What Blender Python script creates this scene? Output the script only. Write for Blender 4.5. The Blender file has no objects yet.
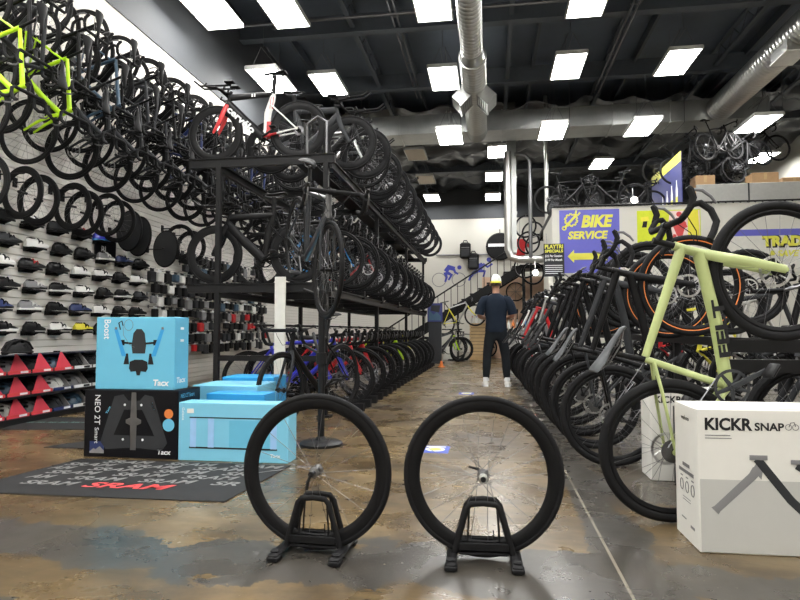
import bpy, bmesh, math, random
from mathutils import Vector, Matrix
random.seed(11)
KIDS = {}
SC = bpy.context.scene
COL = SC.collection
PI = math.pi
V = Vector

# ------------------------------------------------------------------ materials
def mat(name, col, rough=0.5, metal=0.0, var=0.10, scale=14.0, bump=0.0, emit=None, es=0.0, coat=0.0, bscale=None):
    m = bpy.data.materials.new(name); m.use_nodes = True
    nt = m.node_tree; N = nt.nodes; L = nt.links
    p = N['Principled BSDF']
    tc = N.new('ShaderNodeTexCoord'); no = N.new('ShaderNodeTexNoise')
    no.inputs['Scale'].default_value = scale; no.inputs['Detail'].default_value = 3
    L.new(tc.outputs['Object'], no.inputs['Vector'])
    mx = N.new('ShaderNodeMix'); mx.data_type = 'RGBA'
    L.new(no.outputs['Fac'], mx.inputs['Factor'])
    a = [max(0, c*(1-var)) for c in col]; b = [min(1, c*(1+var)) for c in col]
    mx.inputs['A'].default_value = (*a, 1); mx.inputs['B'].default_value = (*b, 1)
    L.new(mx.outputs['Result'], p.inputs['Base Color'])
    p.inputs['Roughness'].default_value = rough; p.inputs['Metallic'].default_value = metal
    p.inputs['Coat Weight'].default_value = coat*.6
    if max(col)<.05 and not metal: p.inputs['Specular IOR Level'].default_value=.16
    if emit:
        p.inputs['Emission Color'].default_value = (*emit, 1); p.inputs['Emission Strength'].default_value = es
    if bump:
        bn = N.new('ShaderNodeBump'); bn.inputs['Strength'].default_value = bump
        n2 = N.new('ShaderNodeTexNoise'); n2.inputs['Scale'].default_value = bscale or scale*3
        L.new(tc.outputs['Object'], n2.inputs['Vector']); L.new(n2.outputs['Fac'], bn.inputs['Height'])
        L.new(bn.outputs['Normal'], p.inputs['Normal'])
    return m

M = dict(
 rubber=mat('tyre_rubber', (.010,.010,.011), .66, bump=.15, bscale=200),
 tan=mat('tan_sidewall', (.30,.19,.09), .7),
 carbon=mat('carbon_black', (.008,.008,.009), .42),
 black=mat('gloss_black', (.007,.007,.008), .30, coat=.15),
 satin=mat('satin_black', (.011,.011,.012), .5),
 blackm=mat('black_steel', (.014,.014,.015), .42, bump=.05),
 charcoal=mat('charcoal_grey', (.036,.038,.042), .45),
 grey=mat('mid_grey', (.22,.22,.23), .4),
 silver=mat('silver_alloy', (.62,.62,.62), .28, metal=1),
 steel=mat('dark_steel', (.20,.20,.21), .35, metal=1),
 white=mat('white_paint', (.78,.78,.76), .4),
 offw=mat('off_white', (.66,.65,.60), .6),
 red=mat('red_paint', (.55,.02,.025), .3, coat=.4),
 blue=mat('royal_blue_paint', (.03,.035,.50), .3, coat=.4),
 navy=mat('navy_paint', (.015,.03,.12), .35, coat=.3),
 teal=mat('slate_blue_paint', (.05,.10,.16), .35, coat=.3),
 lime=mat('lime_green_paint', (.52,.85,.01), .35, coat=.3),
 sage=mat('sage_green_paint', (.45,.52,.225), .34, coat=.35),
 cyan=mat('sky_blue_paint', (.04,.30,.72), .35),
 yellow=mat('yellow_plastic', (.75,.68,.05), .45),
 orange=mat('orange_plastic', (.75,.22,.05), .45),
 pink=mat('pink_card', (.75,.30,.28), .6),
 tape=mat('bar_tape', (.013,.013,.014), .75, bump=.4, bscale=90),
 saddle=mat('saddle_cover', (.06,.065,.07), .55),
 skin=mat('skin', (.50,.27,.18), .55),
 shirt=mat('navy_cotton', (.013,.020,.034), .85, bump=.3, bscale=30),
 trouser=mat('black_cotton', (.015,.018,.022), .85, bump=.3, bscale=30),
 wood=mat('light_wood', (.52,.36,.18), .55, var=.25, scale=5),
 card=mat('brown_cardboard', (.46,.29,.15), .75),
 boxblue=mat('sky_blue_card', (.135,.48,.69), .42, var=.03),
 boxblue2=mat('deep_blue_card', (.03,.32,.68), .42, var=.05),
 boxlight=mat('light_blue_card', (.20,.55,.75), .42, var=.03),
 boxblack=mat('black_card', (.006,.006,.008), .35, var=.05),
 boxwhite=mat('white_card', (.74,.73,.69), .5, var=.03),
 boxgrey=mat('pale_grey_card', (.50,.50,.48), .5, var=.03),
 ink=mat('black_ink', (.02,.02,.022), .5),
 inkg=mat('grey_ink', (.16,.16,.165), .5),
 inkw=mat('white_ink', (.80,.82,.84), .5, var=.02),
 inkb=mat('blue_ink', (.04,.08,.45), .5),
 inkr=mat('red_ink', (.62,.06,.06), .5),
 matrub=mat('mat_rubber', (.024,.024,.025), .7, bump=.2, bscale=150),
 matgrey=mat('mat_print_grey', (.20,.20,.195), .7),
 sign=mat('purple_sign', (.115,.115,.50), .5, var=.04),
 signy=mat('yellow_sign_ink', (.72,.70,.08), .5, var=.04),
 poster=mat('lime_poster', (.60,.68,.02), .5),
 galv=mat('galvanised_duct', (.44,.45,.44), .32, metal=.85, var=.22, scale=3, bump=.12, bscale=9),
 galvd=mat('galvanised_spiral', (.55,.55,.53), .30, metal=.85, var=.12, scale=5),
 joist=mat('ceiling_paint', (.085,.100,.122), .6),
 decal=mat('wall_decal_blue', (.05,.06,.38), .5),
 panelg=mat('grey_panel', (.40,.40,.38), .7),
)
# ------------------------------------------------------------------ mesh collector
class MB:
    def __init__(s): s.v=[]; s.f=[]; s.m=[]; s.mi=0
    def add(s, vs, fs):
        o=len(s.v); s.v += [tuple(v) for v in vs]
        for f in fs: s.f.append([i+o for i in f]); s.m.append(s.mi)
        return s
    def box(s, c, d, R=None):
        vs=[]
        for x in(-.5,.5):
            for y in(-.5,.5):
                for z in(-.5,.5):
                    p=V((x*d[0],y*d[1],z*d[2]))
                    if R is not None: p=R@p
                    vs.append(p+V(c))
        return s.add(vs, [(0,1,3,2),(4,6,7,5),(0,4,5,1),(2,3,7,6),(0,2,6,4),(1,5,7,3)])
    def rbox(s, c, d, b, R=None):      # box with chamfered vertical (local z) edges and top
        x,y,z=d[0]/2,d[1]/2,d[2]/2
        def ring(k,zz):
            return [(sx*(x-k) if i else sx*(x-k-b), sy*(y-k-b) if i else sy*(y-k), zz) for sx,sy,i in
              [(1,-1,0),(1,-1,1),(1,1,1),(1,1,0),(-1,1,0),(-1,1,1),(-1,-1,1),(-1,-1,0)]]
        rs=[ring(b,-z),ring(0,-z+b),ring(0,z-b),ring(b,z)]
        vs=[V(p) for r in rs for p in r]
        if R is not None: vs=[R@p for p in vs]
        vs=[p+V(c) for p in vs]
        fs=[tuple(range(7,-1,-1)),tuple(range(24,32))]
        for k in range(3):
            for i in range(8):
                j=(i+1)%8; fs.append((k*8+i,k*8+j,k*8+8+j,k*8+8+i))
        return s.add(vs,fs)
    def tube(s, pts, r, n=8, rb=None, ref=(0,1,0), closed=False, caps=True):
        P=[V(p) for p in pts]; k=len(P); ref=V(ref)
        R=r if isinstance(r,(list,tuple)) else [r]*k
        B=R if rb is None else (rb if isinstance(rb,(list,tuple)) else [rb]*k)
        vs=[]; prev=None
        for i in range(k):
            if closed: t=P[(i+1)%k]-P[i-1]
            else: t=P[min(i+1,k-1)]-P[max(i-1,0)]
            t.normalize()
            b=ref if prev is None else prev
            b=b-t*b.dot(t)
            if b.length<1e-4:
                b=V((1,0,0)) if abs(t.x)<.9 else V((0,0,1)); b=b-t*b.dot(t)
            b.normalize(); prev=b; a=t.cross(b)
            for j in range(n):
                th=2*PI*j/n
                vs.append(P[i]+a*math.cos(th)*R[i]+b*math.sin(th)*B[i])
        fs=[]
        for i in range(k if closed else k-1):
            i2=(i+1)%k
            for j in range(n):
                j2=(j+1)%n; fs.append((i*n+j,i*n+j2,i2*n+j2,i2*n+j))
        if caps and not closed:
            fs.append(tuple(range(n-1,-1,-1))); fs.append(tuple(range((k-1)*n,k*n)))
        return s.add(vs,fs)
    def lathe(s, prof, o=(0,0,0), ax=(0,1,0), n=32, closed=True, mod=None):
        # prof: list of (radius, height along ax)
        ax=V(ax).normalized(); e=V((0,0,1)) if abs(ax.z)<.9 else V((1,0,0))
        e=(e-ax*e.dot(ax)).normalized(); g=ax.cross(e); o=V(o); k=len(prof); vs=[]
        for i in range(n):
            th=2*PI*i/n; d=e*math.cos(th)+g*math.sin(th)
            for q,(r,h) in enumerate(prof):
                if mod: r=mod(i,q,r)
                vs.append(o+d*r+ax*h)
        fs=[]
        for i in range(n):
            i2=(i+1)%n
            for q in range(k if closed else k-1):
                q2=(q+1)%k; fs.append((i*k+q,i2*k+q,i2*k+q2,i*k+q2))
        return s.add(vs,fs)
    def disc(s, c, r, ax, h, n=20):   # solid cylinder
        ax=V(ax).normalized(); c=V(c)
        return s.tube([c-ax*h/2,c+ax*h/2],[r,r],n)
    def prism(s, poly, o, ux, uy, h):  # 2D polygon in plane (ux,uy) at o, thickness h along ux x uy
        ux,uy,o=V(ux),V(uy),V(o); n=ux.cross(uy).normalized(); k=len(poly)
        vs=[o+ux*a+uy*b for a,b in poly]+[o+ux*a+uy*b+n*h for a,b in poly]
        fs=[tuple(range(k-1,-1,-1)),tuple(range(k,2*k))]+[(i,(i+1)%k,(i+1)%k+k,i+k) for i in range(k)]
        return s.add(vs,fs)
    def quad(s,a,b,c,d): return s.add([a,b,c,d],[(0,1,2,3)])
    def ball(s,c,r,n=10,sq=(1,1,1)):
        vs=[]; fs=[]; h=n//2; c=V(c)
        for i in range(h+1):
            for j in range(n):
                t=PI*i/h; p=2*PI*j/n
                vs.append(c+V((r*sq[0]*math.sin(t)*math.cos(p),r*sq[1]*math.sin(t)*math.sin(p),r*sq[2]*math.cos(t))))
        for i in range(h):
            for j in range(n): fs.append((i*n+j,(i+1)*n+j,(i+1)*n+(j+1)%n,i*n+(j+1)%n))
        return s.add(vs,fs)
    def text(s, txt, o, ux, uy, h, depth=.0006, bold=0.0, shear=0.0, width=None, center=False):
        cu=bpy.data.curves.new('glyphs','FONT'); cu.body=txt; cu.size=1; cu.offset=bold; cu.shear=shear; cu.resolution_u=3
        ob=bpy.data.objects.new('glyphs',cu); me=bpy.data.meshes.new_from_object(ob)
        bpy.data.objects.remove(ob); bpy.data.curves.remove(cu)
        if not me.vertices: return s
        xs=[v.co.x for v in me.vertices]; ys=[v.co.y for v in me.vertices]
        x0,x1=min(xs),max(xs); sc=h/.70; sx=sc if width is None else width/(x1-x0)
        ux,uy,o=V(ux).normalized(),V(uy).normalized(),V(o); n=ux.cross(uy)
        off=-(x1-x0)*sx/2 if center else 0
        vs=[o+ux*((v.co.x-x0)*sx+off)+uy*(v.co.y*sc)+n*depth for v in me.vertices]
        fs=[tuple(p.vertices) for p in me.polygons]; bpy.data.meshes.remove(me)
        return s.add(vs,fs)
    def mesh(s, name, mats, ang=38, recalc=True):
        me=bpy.data.meshes.new(name); me.from_pydata([tuple(v) for v in s.v],[],s.f)
        for m in (mats if isinstance(mats,(list,tuple)) else [mats]): me.materials.append(M[m] if isinstance(m,str) else m)
        me.polygons.foreach_set('material_index', s.m)
        me.polygons.foreach_set('use_smooth',[True]*len(me.polygons))
        if recalc:
            bm=bmesh.new(); bm.from_mesh(me); bmesh.ops.recalc_face_normals(bm,faces=bm.faces[:]); bm.to_mesh(me); bm.free()
        me.update(); me.set_sharp_from_angle(angle=math.radians(ang))
        return me
    def build(s, name, mats, parent=None, loc=None, ang=38, recalc=True):
        return link(name, s.mesh(name,mats,ang,recalc), parent, loc)

def link(name, data, parent=None, loc=None):
    o=bpy.data.objects.new(name, data); COL.objects.link(o)
    if parent is not None: o.parent=parent; KIDS.setdefault(parent.name,[]).append(o)
    if loc is not None: o.location=loc
    return o
def tag(o, label, cat, group=None, kind=None):
    o['label']=label; o['category']=cat
    if group: o['group']=group
    if kind: o['kind']=kind
    return o
def thing(name, label, cat, loc=(0,0,0), group=None):
    o=link(name,None,None,loc); o.empty_display_size=.1
    return tag(o,label,cat,group)
def struct(name, mb, mats, parent=None, **k):
    o=mb.build(name,mats,parent,**k); o['kind']='structure'; return o
def dup(o, parent=None):
    c=o.copy(); COL.objects.link(c)
    if parent is not None: c.parent=parent; KIDS.setdefault(parent.name,[]).append(c)
    for ch in KIDS.get(o.name,()): dup(ch,c)
    return c
def orient(o, fwd, left, loc):
    f=V(fwd).normalized(); l=V(left); l=(l-f*l.dot(f)).normalized(); u=f.cross(l)
    mt=Matrix((f,l,u)).transposed()
    o.rotation_euler=mt.to_euler(); o.location=loc; return u
def paint(o, slot, m):
    s=o.material_slots[slot]; s.link='OBJECT'; s.material=M[m]
ORD='first second third fourth fifth sixth seventh eighth ninth tenth eleventh twelfth thirteenth fourteenth fifteenth sixteenth seventeenth eighteenth nineteenth twentieth'.split()
M.update(boxred=mat('red_card',(.50,.03,.05),.5), redcard=mat('red_flap_card',(.60,.05,.08),.45,var=.2,scale=6), boxnavy=mat('dark_navy_card',(.012,.016,.035),.5), offgrey=mat('grey_card',(.33,.32,.32),.6),
 pinkw=mat('pale_pink_print',(.80,.62,.60),.5), navyb=mat('navy_banner_print',(.035,.04,.16),.55), peach=mat('peach_board',(.70,.48,.34),.7), hairc=mat('brown_hair',(.06,.035,.02),.7))
# ------------------------------------------------------------------ bicycles (x forward, y left, z up, ground at z = 0)
MC={}
def cached(key, fn):
    if key not in MC: MC[key]=fn()
    return MC[key]
def wheel(parent, pos, kind, rear):
    R=dict(road=.340,deep=.340,tt=.340,mtb=.365,gravel=.345)[kind]
    t=dict(road=.0145,deep=.0145,tt=.0145,mtb=.030,gravel=.0235)[kind]
    d=dict(road=.028,deep=.046,tt=.075,mtb=.024,gravel=.026)[kind]
    ri=R-2*t+.004
    def rim():
        m=MB(); w=.013 if kind!='mtb' else .016
        m.lathe([(ri,-w*.8),(ri,w*.8),(ri-.008,w),(ri-d*.6,w*.85),(ri-d,.005),(ri-d,-.005),(ri-d*.6,-w*.85),(ri-.008,-w)],n=48)
        return m.mesh('rim',['carbon' if kind!='road' else 'satin'],30)
    def tyre():
        m=MB(); prof=[(R-t+t*math.cos(a),t*1.02*math.sin(a)) for a in [2*PI*i/10 for i in range(10)]]
        if kind=='mtb':
            md=lambda i,q,r: r+(.0035 if (i+q)%2 and q in(0,1,9,2,8) else -.002 if q in(0,1,9) else 0)
            m.lathe(prof,n=96,mod=md)
        else: m.lathe(prof,n=56)
        return m.mesh('tyre',['rubber'],50 if kind!='mtb' else 25)
    def spokes():
        m=MB(); n=24 if kind!='tt' else 18
        for i in range(n):
            a=2*PI*i/n; s=1 if i%2 else -1; b=a+(.9 if (i//2)%2 else -.9)
            m.tube([(.020*math.cos(b),s*.028,.020*math.sin(b)),((ri-d+.002)*math.cos(a),0,(ri-d+.002)*math.sin(a))],.0011,3,caps=False)
        return m.mesh('spokes',['steel'],80)
    def hub():
        m=MB(); m.lathe([(.004,-.058),(.012,-.055),(.012,-.036),(.024,-.032),(.024,-.027),(.013,-.022),(.013,.022),(.024,.027),(.024,.032),(.012,.036),(.012,.055),(.004,.058)],n=14)
        return m.mesh('hub',['carbon'],40)
    w=link('wheel',cached(('rim',kind),rim),parent,pos)
    link('tyre',cached(('tyre',kind),tyre),w); link('spokes',cached(('sp',kind),spokes),w); link('hub',cached(('hub',),hub),w)
    def cass():
        m=MB()
        for i in range(8): m.lathe([(.018,-.030-.0035*i),(.055-.0042*i,-.030-.0035*i),(.055-.0042*i,-.0315-.0035*i),(.018,-.0315-.0035*i)],n=20)
        return m.mesh('cassette',['steel'],30)
    def rotor():
        m=MB(); m.lathe([(.066,.034),(.080,.034),(.080,.036),(.066,.036)],n=28)
        for i in range(6):
            a=i*PI/3; m.tube([(.014*math.cos(a),.035,.014*math.sin(a)),(.067*math.cos(a+.5),.035,.067*math.sin(a+.5))],.003,4)
        return m.mesh('brake_rotor',['silver'],30)
    if rear: link('cassette',cached(('c',),cass),w)
    if kind in('mtb','gravel','deep'): link('brake_rotor',cached(('r',),rotor),w)
    return w

GEO={
 'road':dict(R=.34,wb=1.0,bb=(-.09,.27),st=(-.235,.755),sp=(-.300,.965),hb=(.350,.676),ht=(.305,.822),tt=(.315,.795)),
 'gravel':dict(R=.345,wb=1.03,bb=(-.105,.272),st=(-.203,.675),sp=(-.255,.835),hb=(.388,.695),ht=(.350,.835),tt=(.360,.805)),
 'tt':dict(R=.34,wb=1.0,bb=(-.09,.27),st=(-.200,.775),sp=(-.215,1.0),hb=(.355,.672),ht=(.325,.775),tt=(.33,.760)),
 'mtb':dict(R=.365,wb=1.14,bb=(-.13,.325),st=(-.255,.72),sp=(-.325,.94),hb=(.335,.765),ht=(.300,.880),tt=(.312,.855)),
}
def P(q,y=0): return (q[0],y,q[1])
def bike(kind, wk=None, cols=('carbon','carbon','carbon'), lite=False, forkcol=None):
    g=GEO[kind]; wk=wk or {'road':'road','gravel':'gravel','tt':'tt','mtb':'mtb'}[kind]
    R=g['R']; h=g['wb']/2; rh=(-h,R); fh=(h,R); bb,st,sp,hb,ht,tt=[g[k] for k in('bb','st','sp','hb','ht','tt')]
    root=link(dict(road='road_bike',mtb='mountain_bike',tt='triathlon_bike',gravel='gravel_bike')[kind],None); root.empty_display_size=.1
    L=lambda a,b,t:(a[0]+(b[0]-a[0])*t,a[1]+(b[1]-a[1])*t)
    aero=kind=='tt'
    f=MB()
    # main tubes; slot 0 main, slot 1 seat/stays, slot 2 accents
    if kind=='mtb': rd=(.021,.031,.019)
    elif aero: rd=(.036,.052,.036)
    elif kind=='gravel': rd=(.023,.030,.017)
    else: rd=(.020,.029,.0185)
    lat=.5 if aero else 1
    f.tube([P(tt),P(L(tt,st,.5)),P(L(st,tt,.02))],[rd[0]*1.15,rd[0],rd[0]*.85],10,rb=[rd[0]*lat*1.1,rd[0]*lat,rd[0]*lat*.8])
    f.tube([P(L(hb,ht,.18)),P(L(hb,bb,.5)),P(bb)],[rd[1]*.95,rd[1],rd[1]*1.05],10,rb=[rd[1]*lat,rd[1]*lat,rd[1]*(.52 if aero else .9)])
    a=L(hb,ht,-.03); b=L(hb,ht,1.05)
    f.tube([P(a),P(L(a,b,.5)),P(b)],[.027,.022,.023],12)
    f.tube([P(bb,-.036),P(bb,.036)],.024,14)
    f.mi=1
    if aero:
        c=(bb[0]-.05,bb[1]+.16); f.tube([P(bb),P(L(bb,c,.6)),P((c[0]+.005,c[1]+.12)),P(L(st,bb,.15)),P(st)],[.035,.036,.045,.040,.030],10,rb=.015)
    else: f.tube([P(bb),P(L(bb,st,.5)),P(st)],[rd[2]*1.1,rd[2],rd[2]],10)
    sy=.066
    f.mi=1
    for s in(-1,1):
        top=L(st,bb,.10 if kind!='tt' else .25)
        f.tube([P(top,s*.012),P(L(top,rh,.35),s*.045),P(rh,s*sy)],[.010,.0085,.007],7)
        f.tube([P(bb,s*.028),P(L(bb,rh,.35),s*.045),P(rh,s*sy)],[.014,.011,.009],7,rb=[.011,.009,.007])
        f.disc(P(rh,s*sy),.016,(0,1,0),.007,10)
    fr=f.build('frame',list(cols),root)
    # fork
    fk=MB()
    if kind=='mtb':
        ax=V((hb[0]-ht[0],0,hb[1]-ht[1])).normalized(); c=V(P(hb))
        fk.box(c+ax*.012,(.05,.15,.035),Matrix.Rotation(-.35,3,'Y'))
        low=V(P(fh))-V((.045,0,.012))
        for s in(-1,1):
            o=V((0,s*.066,0)); mid=c+ax*.20
            fk.mi=1; fk.tube([c+ax*.01+o,mid+o],.0165,10)
            fk.mi=0; fk.tube([mid+o-ax*.02,low+o,V(P(fh))+o],[.022,.021,.014],10)
        m_=c+ax*.17+V((.02,0,0)); fk.tube([m_+V((0,-.066,0)),m_+V((.05,-.04,.02)),m_+V((.05,.04,.02)),m_+V((0,.066,0))],.012,8)
    else:
        for s in(-1,1):
            fk.tube([P(hb,s*.016),P((hb[0]+.022,hb[1]-.07),s*.042),P((hb[0]+.075,hb[1]-.20),s*.05),P(fh,s*.055)],[.03,.03,.026,.016] if aero else [.026,.026,.024,.020] if kind=='gravel' else [.021,.020,.017,.012],8,rb=[.014,.011,.009,.007])
            fk.disc(P(fh,s*.055),.012,(0,1,0),.007,10)
        fk.disc(P((hb[0]+.003,hb[1]-.008)),.024,V((ht[0]-hb[0],0,ht[1]-hb[1])),.02,12)
    link('fork',fk.mesh('fork',[forkcol or cols[0],'steel']),root)
    wheel(root,P(rh),wk,True); wheel(root,P(fh),wk,False)
    # seatpost, saddle
    m=MB()
    if aero: m.tube([P(L(st,bb,.05)),P((sp[0],sp[1]-.03))],.026,8,rb=.011)
    else: m.tube([P(L(st,bb,.08)),P((sp[0],sp[1]-.03))],.0138,10)
    m.box(P((sp[0]+.005,sp[1]-.022)),(.05,.03,.022)); m.build('seatpost',['carbon'],root)
    m=MB(); x0=sp[0]; z0=sp[1]+.012
    sec=[(-.135,.060,.020,.012),(-.12,.070,.024,.012),(-.07,.062,.026,.004),(0,.032,.025,.0),(.07,.020,.024,.0),(.12,.018,.022,-.004),(.138,.010,.014,-.012)]
    vs=[];fs=[]
    for X,w,hh,dz in sec:
        for k in range(12):
            a=2*PI*k/12; yy=w*math.cos(a); zz=hh*math.sin(a)*.62
            if zz<0: zz*=.8
            vs.append((x0+X,yy,z0+dz+zz-.010*(abs(yy)/.07)**2))
    for i in range(len(sec)-1):
        for k in range(12): fs.append((i*12+k,i*12+(k+1)%12,i*12+12+(k+1)%12,i*12+12+k))
    fs.append(tuple(range(12))); fs.append(tuple(range((len(sec)-1)*12,len(sec)*12)))
    m.add(vs,fs); sd=m.build('saddle',['saddle' if kind=='gravel' else 'satin'],root,ang=60)
    m=MB()
    for s in(-1,1): m.tube([(x0-.11,s*.025,z0-.012),(x0-.06,s*.022,z0-.032),(x0+.05,s*.022,z0-.032),(x0+.11,s*.012,z0-.012)],.0035,6)
    m.build('saddle_rail',['steel'],sd)
    # stem + bars
    up=(ht[0]-.010,ht[1]+.033) if kind!='gravel' else (ht[0]-.026,ht[1]+.085)
    if kind=='mtb': clamp=(up[0]+.045,up[1]+.012)
    elif aero: clamp=(up[0]+.075,up[1]+.004)
    else: clamp=(up[0]+.085,up[1]+.006)
    m=MB(); m.tube([P(ht),P((up[0]-.006,up[1]+.022))],.0165,12); m.tube([P(up),P(clamp)],[.019,.016],10); m.disc(P(clamp),.021,(0,1,0),.045,12); m.build('stem',['satin'],root)
    X,Z=clamp; m=MB(); lev=[]
    if kind=='mtb':
        m.tube([(X-.035,-.37,Z+.022),(X-.018,-.16,Z+.02),(X,-.05,Z),(X,.05,Z),(X-.018,.16,Z+.02),(X-.035,.37,Z+.022)],[.011,.012,.0155,.0155,.012,.011],10)
        m.mi=1
        for s in(-1,1): m.tube([(X-.026,s*.235,Z+.021),(X-.035,s*.375,Z+.022)],.0165,10)
        bar=m.build('handlebar',['satin','tape'],root)
        for s in(-1,1):
            q=MB(); q.disc((X-.02,s*.20,Z+.02),.017,(0,1,0),.02,10); q.tube([(X-.015,s*.20,Z+.016),(X+.03,s*.215,Z+.005),(X+.035,s*.30,Z-.006)],[.011,.007,.005],6)
            q.build('brake_lever',['steel'],bar)
    elif aero:
        m.tube([(X+.13,-.20,Z+.05),(X+.15,-.205,Z+.02),(X+.10,-.205,Z),(X+.03,-.19,Z-.004),(X,-.10,Z),(X,.10,Z),(X+.03,.19,Z-.004),(X+.10,.205,Z),(X+.15,.205,Z+.02),(X+.13,.20,Z+.05)],[.012,.014,.016,.018,.02,.02,.018,.016,.014,.012],8,rb=.011,ref=(0,0,1))
        bar=m.build('handlebar',['satin'],root)
        for s in(-1,1):
            q=MB(); q.tube([(X-.10,s*.055,Z+.075),(X+.10,s*.05,Z+.08),(X+.28,s*.045,Z+.09),(X+.36,s*.045,Z+.15)],[.011,.011,.011,.010],8)
            q.tube([(X,s*.055,Z),(X-.02,s*.055,Z+.076)],.012,8); q.rbox((X-.09,s*.075,Z+.098),(.11,.075,.022),.006); q.build('aero_extension',['satin'],bar)
    else:
        fl=.035 if kind=='gravel' else 0
        pts=[(X,.04,Z),(X,.17,Z),(X+.02,.20,Z+.002),(X+.075,.208,Z+.002),(X+.098,.21+fl*.2,Z-.022),(X+.088,.212+fl*.6,Z-.075),(X+.05,.214+fl,Z-.118),(X,.216+fl*1.2,Z-.128),(X-.045,.217+fl*1.4,Z-.128)]
        full=[(a,-b,c) for a,b,c in pts[::-1]]+pts
        m.tube(full,.0158,9); bar=m.build('handlebar',['tape'],root)
        for s in(-1,1):
            q=MB(); q.tube([(X+.06,s*.208,Z+.003),(X+.105,s*.209,Z+.014),(X+.130,s*.209,Z+.045),(X+.135,s*.209,Z+.062)],[.016,.018,.018,.012],8,rb=[.014,.014,.015,.011])
            q.mi=1; q.tube([(X+.137,s*.210,Z+.035),(X+.155,s*.212,Z+.0),(X+.150,s*.214,Z-.05),(X+.135,s*.216,Z-.085)],[.007,.009,.008,.006],6,rb=.005)
            q.build('brake_lever',['satin','steel'],bar)
    # cables
    if kind!='tt':
        m=MB()
        for s in(-1,1): m.tube([(X+.03,s*.12,Z-.005),(X+.07,s*.07,Z-.05),(X+.05,s*.03,Z-.13),(hb[0]+.03,s*.012,hb[1]+.06)],.0025,5)
        m.build('cable',['rubber'],bar)
    # crankset
    m=MB(); y=-.045; m.tube([P(bb,-.056),P(bb,.056)],.013,10)
    m.lathe([(.072,y),(.086,y),(.086,y-.004),(.072,y-.004)],P(bb),n=28)
    for i in range(5):
        a=i*2*PI/5; m.tube([P(bb,y-.004),(bb[0]+.078*math.cos(a),y-.003,bb[1]+.078*math.sin(a))],[.013,.007],6,rb=.003)
    ca=-.5; d=V((math.cos(ca),0,math.sin(ca)))*.17; c=V(P(bb))
    m.tube([c+V((0,-.055,0)),c+d+V((0,-.068,0))],[.016,.011],8,rb=.008); m.tube([c+V((0,.05,0)),c-d+V((0,.064,0))],[.016,.011],8,rb=.008)
    cr=m.build('crankset',['charcoal' if kind=='gravel' else 'black'],root)
    for s,yy in((1,-.115),(-1,.115)):
        q=MB(); q.rbox(c+d*s+V((0,yy,0)),(.075,.085,.018),.006); q.build('pedal',['blackm'],cr)
    m=MB(); cyy=-.046
    m.tube([P((bb[0],bb[1]+.084),cyy),P((rh[0],rh[1]+.036),cyy-.002)],.0032,4); m.tube([P((bb[0],bb[1]-.084),cyy),P((rh[0]+.02,rh[1]-.115),cyy-.002)],.0032,4)
    m.build('chain',['steel'],root)
    m=MB(); m.tube([P((rh[0],rh[1]-.02),-.06),P((rh[0]+.01,rh[1]-.06),-.062),P((rh[0]+.02,rh[1]-.11),-.05)],[.012,.014,.008],6); m.disc(P((rh[0]+.01,rh[1]-.058),-.048),.02,(0,1,0),.006,10); m.disc(P((rh[0]+.022,rh[1]-.108),-.048),.018,(0,1,0),.006,10)
    m.build('derailleur',['blackm'],root)
    return root
def sub(root,name):
    return [c for c in KIDS[root.name] if c.name.split('.')[0]==name]
def lettering(root, txt, a, b, h, side, col, lat, bold=.02, width=None, lift=0, shear=0):
    """word laid along the tube from a to b, on the right (side=-1) or left (+1) of the frame"""
    fr=sub(root,'frame')[0]
    u=V((b[0]-a[0],0,b[1]-a[1])).normalized(); n=V((0,side,0)); w=n.cross(u)
    m=MB(); o=V((a[0],side*lat,a[1]))-w*h*.5+w*lift
    m.text(txt,o,u,w,h,.0008,bold,shear,width); m.build('lettering',[col],fr)
def park(b, kind, fwd, left, rh):   # put the rear hub at rh
    u=orient(b,fwd,left,(0,0,0)); f=V(fwd).normalized()
    b.location=V(rh)+f*(GEO[kind]['wb']/2)-u*GEO[kind]['R']
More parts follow.
